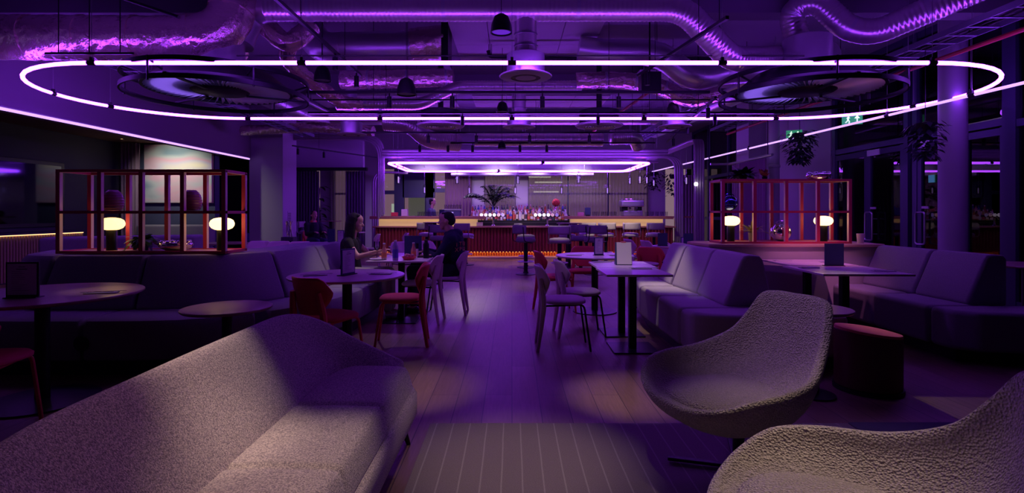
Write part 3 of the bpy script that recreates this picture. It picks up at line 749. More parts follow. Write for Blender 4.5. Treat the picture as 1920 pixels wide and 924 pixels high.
tag(MB().bx(SR[0]+.20, SR[0]+.72, SR[1]+.02, SR[1]+.35, SR[2]+.784, SR[2]+.785).build('glass_shelf_plate', M_clear), 'clear plate under the plants on the top rail', 'shelf plate')

# ---------------------------------------------------------------- tables
def round_table(label, x, y, R, h, m, base='disc', name='round_table'):
    t = thing(name, label, 'table', (x, y, 0))
    MB().lathe([(0, h-.022), (R-.012, h-.022), (R, h-.012), (R, h-.003), (R-.004, h), (0, h)], 64).build('tabletop', m, t)
    MB().lathe([(0, 0), (R*.56, 0), (R*.56, .012), (.06, .022), (0, .022)], 40).build('base', M_black, t)
    MB().cyl((0, 0, .02), (0, 0, h-.02), .043 if h > .7 else .035, seg=20).build('column', M_black, t); return t
def square_table(label, x, y, w_, d_, m, rz=0, h=.74):
    t = thing('square_table', label, 'table', (x, y, 0), rz)
    MB().bx(-w_/2, w_/2, -d_/2, d_/2, h-.02, h).build('tabletop', m, t, bevel=.003)
    MB().bx(-.21, .21, -.21, .21, 0, .012).build('base', M_black, t, bevel=.003)
    MB().bx(-.035, .035, -.035, .035, .01, h-.02).build('column', M_black, t, bevel=.006); return t
round_table('large round table at the far left edge holding a framed menu', -3.24, 3.68, .585, .74, M_topd)
round_table('small round side table in front of the left banquette', -2.05, 3.84, .30, .62, M_topd, name='side_table')
round_table('round table with two coral chairs in front of the left banquette', -1.48, 4.79, .507, .74, mat('pink_tabletop', (.52, .34, .40), .34))
round_table('round table with coral chairs in the middle of the right side, nearer the bar', 1.085, 7.0, .51, .74, M_top)
square_table('square table at the near end of the aisle pair on the right', 1.15, 5.10, .60, .62, M_top)
square_table('square table at the far end of the aisle pair, under the leaning white menu', 1.18, 5.75, .62, .64, M_top)
square_table('square table with plates and bottles, nearer of the pair between the two diners', -1.33, 6.42, .70, .62, M_top)
square_table('square table with plates and bottles, further of the pair between the two diners', -1.30, 7.06, .70, .62, M_top)
square_table('square table nearer in the right hand booth', 3.25, 5.22, .82, .78, M_top, -.03)
square_table('square table further in the right hand booth', 3.32, 6.00, .72, .70, M_top, -.03)
round_table('small round side table behind the armchair, by the banquette end', 2.15, 3.80, .25, .62, M_topd, name='side_table')
round_table('small low round table between the pale banquette and the row of lilac chairs', 1.76, 7.4, .27, .60, M_top, name='side_table')
round_table('round table at the far right edge beyond the booth', 5.55, 5.75, .40, .74, M_topd)
round_table('round table beyond the pale banquette with navy menus', 2.55, 8.3, .35, .78, M_top)

# ---------------------------------------------------------------- dining chairs
def make_chair(label, wood, fab, steel):
    t = thing('dining_chair', label, 'chair')
    # faces +x
    b = MB(); rings = []
    for r, z in ((.90, .438), (.99, .446), (1.0, .462), (.93, .476), (.6, .480), (0, .481)):
        ring = []
        for k in range(36):
            a = 2*PI*k/36; ca, sa = math.cos(a), math.sin(a); ex = .72
            x = .205*math.copysign(abs(ca)**ex, ca); y = (.215+.018*ca)*math.copysign(abs(sa)**ex, sa)
            ring.append(b.bm.verts.new((x*r, y*r, z)))
        rings.append(ring)
    for r0, r1 in zip(rings, rings[1:]):
        for k in range(36): b.bm.faces.new((r0[k], r0[(k+1) % 36], r1[(k+1) % 36], r1[k]))
    b.bm.faces.new(list(reversed(rings[0]))); bmesh.ops.remove_doubles(b.bm, verts=b.bm.verts, dist=1e-5)
    b.build('seat', fab, t, ang=60)
    def hw(z):
        pts = ((.50, .10), (.53, .13), (.60, .185), (.665, .215), (.70, .205), (.76, .180), (.785, .165), (.795, .14))
        for (z0, w0), (z1, w1) in zip(pts, pts[1:]):
            if z <= z1: return w0+(w1-w0)*(z-z0)/(z1-z0)
        return pts[-1][1]
    b = MB()
    def f(u, v):
        z = .50+.295*v; y = (u*2-1)*hw(z); x = -.215-.07*(z-.5)/.3+2.3*y*y
        return (x, y, z)
    b.grid(f, 12, 12).build('backrest', wood, t, solid=.014, fix=False, ang=60)
    for s in (-1, 1):
        b = MB(); pts = [(-.262, s*.185, 0), (-.225, s*.18, .25), (-.205, s*.172, .45), (-.222, s*.155, .60), (-.235, s*.145, .68)]
        b.tube(crom(pts, 3), [.016+.011*min(1, i/5) - .010*max(0, (i-8)/4) for i in range(13)], 8).build('leg', wood, t)
        b = MB(); b.tube(fillet([(.235, s*.175, 0), (.175, s*.155, .435), (.02, s*.15, .437)], .05), .0095 if steel else .012, 8).build('leg', M_black if steel else wood, t)
    b = MB()
    b.tube(fillet([(-.2, .17, .425), (.13, .14, .43), (.13, -.14, .43), (-.2, -.17, .425)], .06), .009, 8)
    b.build('seat_frame', M_black if steel else wood, t)
    return t
red0 = make_chair('coral red dining chair in the left front with its back to the viewer', M_red, M_redseat, False)
lil0 = make_chair('pale lilac dining chair nearest the viewer on the right of the aisle', M_lilac, M_lilacseat, True)
def P(o, x, y, deg): o.location = (x, y, 0); o.rotation_euler = (0, 0, math.radians(deg)); return o
P(red0, -1.50, 4.36, 62)
def C(src, x, y, deg, label, group=None): return dup(src, (x, y, 0), math.radians(deg), label, group)
C(red0, -1.10, 5.28, 188, 'coral red dining chair at the aisle side of the round table on the left')
C(red0, .57, 7.02, 8, 'coral red dining chair on the aisle side of the far round table')
C(red0, 1.04, 7.72, -100, 'coral red dining chair behind the far round table, facing the viewer')
C(red0, 2.12, 8.0, 60, 'coral red dining chair behind the pale banquette')
C(red0, -3.05, 3.05, 100, 'coral red dining chair at the far left edge below the framed menu table')
P(lil0, .50, 5.15, 0)
C(lil0, .73, 5.70, 4, 'pale lilac dining chair second on the right of the aisle, behind the nearest')
C(lil0, -1.10, 6.38, 176, 'pale lilac dining chair empty beside the seated man')
C(lil0, -.85, 6.93, 180, 'pale lilac dining chair under the seated man')
C(lil0, -1.8, 9.0, -60, 'pale lilac dining chair behind the woman')
C(lil0, -1.45, 9.2, -60, 'pale lilac dining chair beyond the glasses on the diners table')
for i, (x, y) in enumerate(((2.42, 10.2), (2.62, 9.7), (2.82, 9.2), (3.05, 8.75))):
    C(lil0, x, y, 14, ('pale lilac dining chair furthest in the row near the right fluted post', 'pale lilac dining chair third in the row near the right fluted post', 'pale lilac dining chair second in the row near the right fluted post', 'pale lilac dining chair nearest in the row near the right fluted post')[i], 'lilac chairs in a row by the right fluted post')
for i, (x, y) in enumerate(((-4.15, 8.6), (-3.75, 8.5), (-3.35, 8.4))):
    C(lil0, x-.25, y+.6, -75, ('pale lilac dining chair left of three beyond the left display shelf', 'pale lilac dining chair middle of three beyond the left display shelf', 'pale lilac dining chair right of three beyond the left display shelf')[i], 'lilac chairs beyond the left display shelf')
for i, (x, y) in enumerate(((-3.9, 11.8), (-3.35, 12.4), (-2.8, 13.0))):
    C(lil0, x, y, 200, ('pale chair nearest of three along the left wing of the room', 'pale chair middle of three along the left wing of the room', 'pale chair furthest of three along the left wing of the room')[i], 'pale chairs in the left wing')
# ---------------------------------------------------------------- led loops
def led_path(pts, closed, clips, r=.019, name='led_loop', label='', wires=(), cuts=None, cliplen=.045, m=None):
    """pts dense polyline; clips: indices where a clip sits"""
    t = thing(name, label, 'light')
    n = len(pts); cl = sorted(set(c % n for c in clips)); segs = []
    if closed:
        for a, b_ in zip(cl, cl[1:]+[cl[0]+n]): segs.append([pts[k % n] for k in range(a, b_+1)])
    else:
        cc = [0]+[c for c in cl if 0 < c < n-1]+[n-1]
        for a, b_ in zip(cc, cc[1:]): segs.append(pts[a:b_+1])
    for s in segs:
        s = list(s)
        if len(s) < 2: continue
        d0 = (s[1]-s[0]).normalized(); d1 = (s[-2]-s[-1]).normalized()
        s[0] = s[0]+d0*cliplen; s[-1] = s[-1]+d1*cliplen
        MB().tube(s, r, 8).build('light_tube', m or M_led, t)
    for c in cl:
        p = pts[c]; q = pts[(c+1) % n] if c+1 < n or closed else pts[c-1]; d = (q-p).normalized()
        b = MB().cyl(p-d*cliplen, p+d*cliplen, r*1.15, seg=10); b.bx(p.x-.015, p.x+.015, p.y-.015, p.y+.015, p.z, p.z+.06)
        b.build('clip', M_blackp, t)
        rods(t, [(p+Vector((0, 0, .05)), (p.x, p.y, ZC))], .003, M_steel, 'hanging_wire')
    return t
def stadium(xl, xr, y0, y1, z, n=24):
    r = (y1-y0)/2; cyv = (y0+y1)/2; pts = []
    for k in range(9): pts.append(Vector((xl+(xr-xl)*k/8, y0, z)))
    for k in range(1, n): a = -PI/2+PI*k/n; pts.append(Vector((xr+r*math.cos(a), cyv+r*math.sin(a), z)))
    for k in range(9): pts.append(Vector((xr-(xr-xl)*k/8, y1, z)))
    for k in range(1, n): a = PI/2+PI*k/n; pts.append(Vector((xl+r*math.cos(a), cyv+r*math.sin(a), z)))
    return pts
ZL = 2.9
pts = stadium(-4.5, 4.5, 5.71, 9.1, ZL)
led_path(pts, True, [0, 2, 4, 6, 8, 8+11, 8+15, 32, 34, 36, 38, 40, 40+9, 40+13], .0225, label='huge stadium shaped violet light tube hanging over the lounge')
n = 20
pts = [Vector((5.97-(5.97-5.17)*k/n, 5.4+(22.3-17*0-5.4-2.6)*k/n, 2.8)) for k in range(n+1)]
led_path(pts, False, [2, 4, 7, 10, 13, 16], .019, name='led_line', label='long violet light tube running along the right windows', m=M_led2)
pts = [Vector((-6.925, -1.5+15.6*k/4, 2.705)) for k in range(5)]
led_path(pts, False, [], .02, name='led_line', label='long violet light tube along the bottom edge of the left bulkhead wall', m=M_led2)
MB().bx(-6.947, -6.895, -1.5, 14.1, 2.728, 2.742).build('channel', M_wall, bpy.data.objects['led_line.001'])
def rrect(x0, x1, y0, y1, z, r=.35, m=7):
    P4 = [(x0+.05, y0, z)]+[(x1, y0, z), (x1, y1, z), (x0, y1, z), (x0, y0, z)]; out = []
    c = [Vector(p) for p in ((x0, y0, z), (x1, y0, z), (x1, y1, z), (x0, y1, z))]
    for i in range(4):
        a, b_, d = c[i-1], c[i], c[(i+1) % 4]
        p0 = b_+(a-b_).normalized()*r; p1 = b_+(d-b_).normalized()*r
        for k in range(m): s = k/(m-1); out.append(p0*(1-s)**2+b_*2*s*(1-s)+p1*s*s)
        p2 = d+(b_-d).normalized()*r
        for k in range(1, 5): out.append(p1*(1-k/5)+p2*(k/5))
    return out
led_path(rrect(-3.35, 3.72, 14.2, 17.2, 2.62), True, [9, 20, 31, 42], .028, label='outer rectangular violet light loop over the bar')
led_path(rrect(-3.18, 3.56, 14.38, 17.02, 2.62), True, [9, 20, 31, 42], .022, label='inner rectangular violet light loop over the bar')

# ---------------------------------------------------------------- ring chandeliers with swirl diffusers
def ring_unit(label, x, y):
    t = thing('ring_diffuser', label, 'air diffuser', (x, y, 0))
    for z in (2.93, 2.74):
        b = MB()
        for r0 in (1.02,):
            prof = [(r0-.010, z-.026), (r0+.010, z-.026), (r0+.010, z+.026), (r0-.010, z+.026)]
            seg = 72
            R = [[b.bm.verts.new((r*math.cos(2*PI*i/seg), r*math.sin(2*PI*i/seg), zz)) for i in range(seg)] for r, zz in prof]
            for a in range(4):
                for i in range(seg): b.bm.faces.new((R[a][i], R[a][(i+1) % seg], R[(a+1) % 4][(i+1) % seg], R[(a+1) % 4][i]))
        b.build('outer_ring', M_black, t)
    for k in range(6):
        a = PI*k/3+.3; b = MB().cyl((1.02*math.cos(a), 1.02*math.sin(a), 2.70), (1.02*math.cos(a), 1.02*math.sin(a), 2.96), .012, seg=6)
        b.cyl((1.02*math.cos(a), 1.02*math.sin(a), 2.93), (.84*math.cos(a), .84*math.sin(a), 2.86), .012, seg=6).build('spacer', M_black, t)
    MB().lathe([(.80, 2.80), (.835, 2.80), (.835, 2.84), (.60, 3.02), (.27, 3.02), (.27, 3.0), (.80, 2.84)], 64).build('housing', M_black, t)
    b = MB()   # radial vanes
    for k in range(56):
        a = 2*PI*k/56; c, s = math.cos(a), math.sin(a); tw = .019
        p = [Vector((.30*c-tw*s*.4, .30*s+tw*c*.4, 2.80)), Vector((.80*c-tw*s, .80*s+tw*c, 2.795)), Vector((.80*c+tw*s, .80*s-tw*c, 2.83)), Vector((.30*c+tw*s*.4, .30*s-tw*c*.4, 2.83))]
        b.faces(p, ((0, 1, 2, 3),))
    b.build('vanes', mat('satin_vanes', (.75, .72, .85), .35, .4), t, smooth=False, fix=False)
    MB().lathe([(.50, 2.88), (.72, 2.86), (.72, 2.875), (.50, 2.895), (.50, 2.88)], 48).build('glow_ring', mat('violet_glow_ring', (.2, .1, .3), .5, emit=(.32, .16, 1), estr=1.0), t)  # glowing ring added to imitate light arcs reflected on the vanes
    MB().lathe([(0, 2.775), (.30, 2.78), (.33, 2.80), (.33, 2.83), (0, 2.83)], 40).build('hub', M_black, t)
    for k in range(3):
        a = .5+2*PI*k/3; MB().box((math.cos(a)*.66, math.sin(a)*.66, 2.77), (.74, .04, .02), a).build('spoke', M_black, t)
    MB().lathe([(0, 3.02), (.28, 3.02), (.28, 3.45), (.25, 3.47), (0, 3.47)], 36).build('riser', M_ductp, t)
    return t
ring_unit('big black double ring air diffuser hanging on the left', -3.62, 6.62)
ring_unit('big black double ring air diffuser hanging on the right', 3.66, 6.62)

# ---------------------------------------------------------------- ducts
def duct(name, label, pts, r, m, fil=.35, seg=24, bands=None, bm_=None, cat='duct', n=8):
    p = fillet(pts, fil, n) if fil else [Vector(q) for q in pts]
    # densify straight runs lightly
    t = thing(name, label, cat)
    rr = r
    if not isinstance(r, list) and m in (M_duct, M_foil):
        st = .0125 if m is M_duct else .03; q = []; rr = []; s_ = 0
        for a, c in zip(p, p[1:]):
            d = (c-a).length; k = max(1, int(d/st))
            for i in range(k): q.append(a+(c-a)*(i/k)); rr.append(r*(1+(.022*math.sin((s_+d*i/k)*2*PI/.05) if m is M_duct else 0)))
            s_ += d
        q.append(p[-1]); rr.append(r)
    else: q = p
    mb = MB().tube(q, rr, 56 if m is M_foil else seg)
    if m is M_foil:
        mb.bm.normal_update()
        for v in mb.bm.verts:
            c = v.co; n1 = noise.noise(c*7); n2 = noise.noise(c*Vector((26, 26, 18)) if False else Vector((c.x*22, c.y*22, c.z*22))); n3 = 1-abs(noise.noise(Vector((c.x*13+9, c.y*13, c.z*5))))
            v.co += v.normal*(.012*n1+.006*n2-.016*max(0, n3-.86)/.14)
    mb.build('duct_run', m, t, ang=60 if m is not M_duct else 80)
    # clamps
    L = 0; nxt = .5
    for a, c in zip(p, p[1:]):
        d = (c-a).length; 
        while nxt < L+d and bands:
            q = a+(c-a)*((nxt-L)/d); u = (c-a).normalized()
            MB().cyl(q-u*.02, q+u*.02, r*1.025 if not isinstance(r, list) else r[0]*1.02, seg=seg).build('clamp_band', bm_ or M_ductp, t); nxt += bands
        L += d
    return t
duct('foil_duct', 'fat foil wrapped duct across the upper left', [at(-120, 70, 6.3), at(340, 72, 6.35), at(425, 60, 6.5), at(455, -70, 6.7)], .26, M_foil, .45, 28, .62, M_foil)
duct('foil_duct', 'fat foil wrapped duct bend behind the left ring diffuser', [at(300, -20, 7.4), at(395, 70, 7.2), at(440, 110, 7.2)], .24, M_foil, .4)
duct('spiral_duct', 'long spiral duct crossing the top of the view', [at(500, 15, 6.0), at(1280, 15, 6.0), at(1370, 112, 6.3), at(1470, 108, 6.9)], .145, M_duct, .22, 28, 1.5)
duct('spiral_duct', 'shiny duct curving over the right ring diffuser to the upper right', [Vector((3.75, 6.95, 3.4)), at(1482, 20, 6.9), at(1530, 0, 6.7), at(1590, 55, 6.6), at(1640, 62, 6.5), at(1960, -75, 5.6)], .15, M_duct, .25, 28, .8)
duct('spiral_duct', 'duct elbow rising from the left ring diffuser', [Vector((-3.45, 6.75, 3.42)), at(470, 20, 6.9), at(560, 10, 6.6)], .17, M_ductp, .3, 24, .3)
duct('foil_duct', 'crumpled foil elbow right of the left riser', [at(500, 50, 7.2), at(540, 88, 7.2), at(585, 48, 7.4)], .13, M_foil, .3)
duct('foil_duct', 'foil branch dropping from the elbow towards the lower spiral duct', [at(545, 75, 7.3), at(535, 112, 7.5), at(590, 158, 8.0), at(640, 192, 8.8), at(680, 195, 9)], .11, M_foil, .3)
duct('steel_duct', 'wide smooth duct in the middle distance, left of centre', [at(560, 20, 8.6), at(600, 92, 8.2), at(660, 90, 8.0), at(775, 88, 8.0)], .235, M_ductp, .4, 28, .9)
duct('foil_duct', 'wide foil wrapped end of the middle duct with a damper', [at(772, 86, 8.0), at(835, 80, 8.0)], .25, M_foil, 0)
tag(MB().bx(-1.03, -.93, 7.75, 8.25, 3.5, 4.15).build('damper_box', M_black), 'black damper box at the end of the foil duct', 'damper box')
duct('spiral_duct', 'lower spiral duct with a slanted rise, left of centre', [at(632, 195, 9.0), at(790, 195, 9.0), at(856, 163, 9.1), at(1090, 163, 9.1)], .105, M_duct, .15, 20, 1.2)
duct('steel_duct', 'wide smooth duct in the middle distance, right of centre', [at(1085, 92, 8.0), at(1130, 98, 8.0), at(1235, 98, 8.0), at(1300, 150, 8.0), at(1350, 135, 8.2), at(1470, 130, 8.4)], .19, M_ductp, .3, 26, .7)
duct('foil_duct', 'brownish foil duct below the smooth one, right of centre', [at(1080, 152, 9), at(1160, 150, 9), at(1235, 160, 9), at(1290, 190, 9), at(1345, 175, 9)], .14, M_foil, .25, 22, .5)
duct('foil_duct', 'foil duct run behind the first light line, left of centre', [at(640, 150, 9.6), at(850, 145, 9.6)], .17, M_foil, 0, 22, .7)
duct('spiral_duct', 'short shiny duct over the bar canopy, left of centre', [at(890, 262, 12.5), at(1130, 262, 12.5)], .15, M_duct, 0, 22, .6)
duct('spiral_duct', 'short shiny duct over the bar canopy, right of centre', [at(1145, 258, 12.5), at(1190, 256, 12.6), at(1198, 275, 12.8)], .17, M_duct, .3, 22)
duct('flexible_duct', 'pale flexible duct curling behind the second light line, left', [at(720, 228, 12), at(770, 232, 12), at(800, 262, 12.2), at(860, 268, 12.6)], .2, M_duct, .5)
duct('foil_duct', 'foil duct along the left, over the pillar', [at(455, 245, 13), at(600, 238, 12.5), at(700, 246, 12.2)], .12, M_foil, .4)
duct('steel_duct', 'long smooth duct far overhead along the left side', [(-5.6, 8.0, 3.85), (-5.2, 16.5, 3.85)], .22, M_ductp, 0, 24, 1.2)
duct('steel_duct', 'long smooth duct far overhead along the right side', [(5.0, 8.4, 3.8), (4.4, 16.5, 3.8)], .20, M_ductp, 0, 24, 1.2)
duct('steel_duct', 'cross duct high in the distance above the bar', [(-4.6, 13.6, 3.75), (4.4, 13.6, 3.75)], .22, M_ductp, 0, 24, 1.4)
# circular ceiling diffusers
def dish(label, x, y, z=2.83, s=1.0, neck=.42, elbow=False):
    t = thing('round_air_diffuser', label, 'air diffuser', (x, y, z))
    MB().lathe([(0, 0), (.115*s, 0), (.118*s, .004), (.118*s, .03), (0, .03)], 36).build('centre_disc', M_raft, t)
    MB().lathe([(.118*s, .004), (.17*s, .004), (.17*s, .03), (.118*s, .03)], 36).build('slot', M_black, t)
    MB().lathe([(.17*s, 0), (.29*s, .012), (.30*s, .022), (.29*s, .03), (.17*s, .03)], 48).build('rim', M_raft, t)
    MB().lathe([(0, .03), (.215*s, .03), (.215*s, .26), (.20*s, .27), (0, .27)], 36).build('plenum', M_ductp, t)
    MB().tube([(0, 0, .27), (0, 0, .27+neck)], .125*s, 24).build('neck', M_duct, t)
    b = MB()
    for k in (.35, .48): b.cyl((0, 0, k), (0, 0, k+.02), .135*s, seg=24)
    b.build('clamp_band', M_steel, t)
    if elbow: MB().tube(fillet([(0, 0, .27+neck-.02), (0, 0, .27+neck+.14), (.22, 0, .27+neck+.30), ], .12), .135*s, 24).build('elbow', M_ductp, t)
    else: MB().tube([(0, 0, .27+neck), (0, 0, ZC-z)], .11*s, 20).build('riser', M_ductp, t)
    return t
dish('round pale air diffuser nearest, in the middle of the ceiling', .155, 6.05, 2.82, 1.0, .42, True)
dish('round pale air diffuser in the middle, further back', .13, 9.75, 2.84)
dish('round pale air diffuser further back on the left', -3.22, 10.7, 2.84)
dish('round pale air diffuser further back on the right', 2.96, 9.7, 2.84)
def louvre_drum(label, x, y):
    t = thing('louvred_drum', label, 'air unit', (x, y, 2.86))
    MB().lathe([(.30, -.0), (.42, .015), (.44, .04), (.40, .06), (.30, .03)], 48).build('rim', M_raft, t)
    b = MB()
    for k in range(6): r = .05+k*.045; b.lathe([(r, .01), (r+.02, .005), (r+.03, .03), (r+.01, .035)], 36)
    b.build('louvres', mat('satin_vanes', (.5, .5, .6), .3, .8), t)
    MB().lathe([(0, .05), (.36, .05), (.36, .30), (0, .30)], 40).build('drum', M_black, t)
    MB().lathe([(0, .30), (.05, .30), (.05, ZC-2.86), (0, ZC-2.86)], 12).build('hanger', M_black, t)
louvre_drum('louvred black ceiling drum left of the middle diffuser', -1.31, 9.8)
louvre_drum('louvred black ceiling drum right of the middle diffuser', 1.60, 9.8)

# ---------------------------------------------------------------- tracks and spot heads
WARM = (1.0, .75, .60)
def track(label, p0, p1, heads, hang=2, spots=None):
    t = thing('lighting_track', label, 'track light'); p0, p1 = Vector(p0), Vector(p1); d = p1-p0; a = math.atan2(d.y, d.x)
    MB().box((p0+p1)/2, (d.length, .034, .034), a).build('rail', M_black, t)
    rods(t, [(p0+d*((k+.5)/hang), ((p0+d*((k+.5)/hang)).x, (p0+d*((k+.5)/hang)).y, ZC)) for k in range(hang)], .004, M_black, 'hanging_wire')
    for i, f in enumerate(heads):
        q = p0+d*f
        MB().cyl(q-Vector((0, 0, .06)), q-Vector((0, 0, .21)), .032, seg=16).cyl(q, q-Vector((0, 0, .07)), .01, seg=8).build('spot_head', M_black, t)
    return t
def fr(px, x0, x1, Y): return ((px-960)/1000*Y-x0)/(x1-x0)
Y1 = 7.1
track('black lighting track crossing overhead just behind the first light line', (-2.73, Y1, 2.9), (2.63, Y1, 2.9), [fr(p, -2.73, 2.63, Y1) for p in (730, 848, 1017, 1160)])
track('black lighting track crossing overhead just in front of the second light line', (-3.4, 8.9, 2.96), (4.4, 8.9, 2.96), [.33, .62, .87], 3)
Y2 = 10.7
track('black lighting track crossing overhead between the louvred drums and the bar', (-3.0, Y2, 2.9), (3.5, Y2, 2.9), [fr(p, -3.0, 3.5, Y2) for p in (803, 893, 993, 1105)], 3)
Y3 = 12.3
track('black lighting track crossing overhead right before the bar canopy', (-2.2, Y3, 2.9), (3.3, Y3, 2.9), [fr(p, -2.2, 3.3, Y3) for p in (787, 840, 886, 975, 1025)], 3)
track('black lighting track running towards the bar, upper left of centre', (-2.1, 4.6, 3.2), (-2.1, 7.4, 3.2), [.62, .93])
track('black lighting track running towards the bar, upper right of centre', (2.1, 5.2, 3.2), (1.75, 7.4, 3.2), [.86])
track('slanted black lighting track on the far left by the pillar', (-5.6, 13.6, 3.0), (-4.05, 16.8, 3.0), [.05, .3])
track('black lighting track running along the right banquettes', (2.9, 7.6, 2.94), (3.6, 12.4, 2.94), [.1, .45, .8])
track('black lighting track above the left banquette', (-4.4, 4.1, 3.4), (-2.4, 4.1, 3.4), [.2, .7])
track('black lighting track above the drum stool and booth', (1.8, 4.1, 3.4), (4.6, 4.1, 3.4), [.31, .8])
track('black lighting track above the sofa, out of the upper frame', (-1.9, 2.4, 3.3), (1.9, 2.4, 3.3), [.1, .35, .6, .8, .97])
# spot lights at or near the heads; some are added fill
spot('sofa_spot', (-1.52, 2.40, 3.05), (-1.20, 2.02, .7), 50, 20, 1, WARM)
spot('sofa_spot', (-.57, 2.40, 3.05), (-.66, 1.78, .45), 38, 24, 1, WARM)
spot('sofa_spot', (-.57, 2.40, 3.05), (-1.05, 1.5, .55), 7, 30, 1, (1, .5, .55))
spot('armchair_spot', (1.14, 2.40, 3.05), (1.10, 2.30, .45), 15, 24, 1, WARM)
spot('armchair_spot', (1.5, 2.40, 3.05), (.92, 1.72, .45), 40, 26, 1, WARM)
spot('armchair_spot', (.38, 2.40, 3.05), (1.5, 2.75, .6), 15, 30, 1, (.72, .42, 1))  # violet fill added to brighten the armchair back
spot('rug_spot', (.38, 2.40, 3.05), (.0, 2.75, 0), 38, 30, 1, WARM)
spot('floor_spot', (-.57, 2.4, 3.05), (-.70, 3.95, 0), 60, 20, 1, WARM)
spot('floor_spot', (.38, 2.4, 3.05), (.84, 3.80, 0), 70, 19, 1, WARM)
spot('banquette_spot', (1.42, 7.1, 2.65), (1.72, 6.1, .45), 44, 24, 1, WARM)
spot('banquette_spot', (-.8, 7.1, 2.65), (-2.05, 6.1, .5), 20, 24, 1, WARM)
spot('table_spot', (-4.0, 4.1, 3.15), (-2.95, 3.85, .74), 20, 13, 1, WARM)
spot('table_spot', (-3.0, 4.1, 3.15), (-2.18, 3.85, .62), 14, 12, 1, WARM)
spot('stool_spot', (3.0, 7.7, 2.7), (2.95, 3.3, 0), 60, 15, 1, WARM)
spot('stool_spot', (2.68, 4.1, 3.15), (2.62, 3.93, .5), 5, 11, 1, (1, .55, .5))
spot('booth_spot', (3.0, 5.0, 3.0), (3.6, 6.3, .35), 46, 32, 1, (1, .26, .72))
spot('table_spot', (-.95, 5.2, 3.0), (1.1, 5.6, .74), 22, 22, 1, (.9, .65, 1))  # added lamp without a head, brightens the aisle table tops
spot('table_spot', (1.16, 7.1, 2.68), (1.08, 7.0, .74), 9, 40, 1, (.9, .6, 1))  # added lilac lamp, brightens the far round table top
spot('table_spot', (-1.63, 7.1, 2.68), (-1.4, 6.1, .74), 12, 50, 1, (.9, .6, 1))  # added lilac lamp, brightens the table tops on the left
spot('menu_spot', (.3, 3.2, 2.9), (1.19, 5.7, .8), 26, 12, 1, (1, .75, .85))
spot('aisle_spot', (-.2, 10.7, 2.65), (-.2, 9.6, 0), 26, 42, 1, WARM)
spot('aisle_spot', (.3, 12.3, 2.65), (.1, 13.4, 0), 42, 50, 1, WARM)
spot('aisle_spot', (-1.0, 12.3, 2.65), (-.6, 8.2, 0), 34, 20, 1, WARM)
spot('stool_row_spot', (2.6, 12.3, 2.65), (2.4, 13.6, .6), 50, 60, 1, WARM)
spot('stool_row_spot', (.9, 10.9, 2.65), (.9, 10.8, .7), 20, 26, 1, WARM)
spot('bottle_fill', (.2, 14.2, 2.7), (.2, 16.5, 1.2), 60, 70, 1, (1, .8, .75))  # added lamp without a fixture, brightens the bottles
spot('booth_spot', (4.04, 4.1, 3.15), (3.5, 6.4, .4), 8, 34, 1, (1, .35, .6))
spot('nook_spot', (-4.6, 14.6, 3.3), (-3.4, 11.5, .6), 14, 50, 1, WARM)
# bell pendants
def bell(label, p, s=1.0, cord=True):
    t = thing('bell_pendant', label, 'pendant lamp', p)
    MB().lathe([(.105*s, 0), (.115*s, .0), (.105*s, .09*s), (.075*s, .17*s), (.03*s, .20*s), (0, .205*s)], 28).build('lamp_shade', M_black, t)
    MB().lathe([(0, .015*s), (.10*s, .015*s)], 24).build('diffuser', mat('frosted', (.3, .3, .4), .5), t)
    MB().cyl((0, 0, .2*s), (0, 0, ZC-p[2]), .004, seg=6).build('cord', M_black, t)
bell('black bell pendant nearest, in front of the long spiral duct', tuple(at(940, 62, 5.6)), 1.0)
bell('black bell pendant in front of the foil duct, left of centre', tuple(at(762, 178, 6.6)), 1.05)
bell('small black bell pendant left of the middle neck', tuple(at(942, 210, 8.6)), .85)
bell('small black bell pendant right of the middle, over the second light line', tuple(at(1262, 212, 9.2)), .95)
bell('small black bell pendant far back in the middle', tuple(at(941, 278, 11.9)), .8)
bell('black bell pendant by the foil branch on the left', tuple(at(605, 152, 7.0)), 1.0)
t = thing('loudspeaker', 'black box loudspeaker hanging behind the first light line, right of centre', 'speaker', tuple(at(1218, 155, 7.6)))
MB().box((0, 0, 0), (.28, .22, .27)).build('cabinet', M_black, t, bevel=.01)
rods(t, [((0, 0, .13), (0, 0, ZC-t.location.z))], .012, M_black, 'bracket')
# rafts, pipes, rods, cable tray
for i, (x0, x1, y0, y1, z) in enumerate(((-.9, 1.3, 7.4, 9.5, 3.95), (-.9, 2.2, 11.9, 13.3, 3.9), (2.4, 4.6, 10.0, 11.4, 3.95), (-4.6, -1.3, 11.9, 13.3, 3.9))):
    t = thing('ceiling_panel', ('pale ceiling panel in the middle behind the nearest diffuser', 'pale ceiling panel far back in the middle', 'pale ceiling panel on the right behind the ducts', 'pale ceiling panel far back on the left')[i], 'panel')
    b = MB(); nx = 4
    for a in range(nx):
        for c in range(2): b.bx(x0+(x1-x0)*a/nx+.006, x0+(x1-x0)*(a+1)/nx-.006, y0+(y1-y0)*c/2+.006, y0+(y1-y0)*(c+1)/2-.006, z, z+.03)
    b.build('panel', M_raft, t)
    rods(t, [((x, y, z), (x, y, ZC)) for x in (x0+.1, x1-.1) for y in (y0+.1, y1-.1)], .008, M_steel)
def pipe(label, pts, r, m, name='pipe', fil=.1, hang=True):
    t = thing(name, label, 'pipe'); p = fillet(pts, fil); MB().tube(p, r, 10).build('tube', m, t)
    if hang:
        a, c = Vector(pts[0]), Vector(pts[-1])
        for f in (.15, .5, .85):
            q = p[min(len(p)-1, int(f*(len(p)-1)))] if len(pts) > 2 else a*(1-f)+c*f
            rods(t, [(q, (q.x, q.y, ZC))], .005, M_black)
M_redp = mat('red_pipe', (.5, .03, .04), .4)
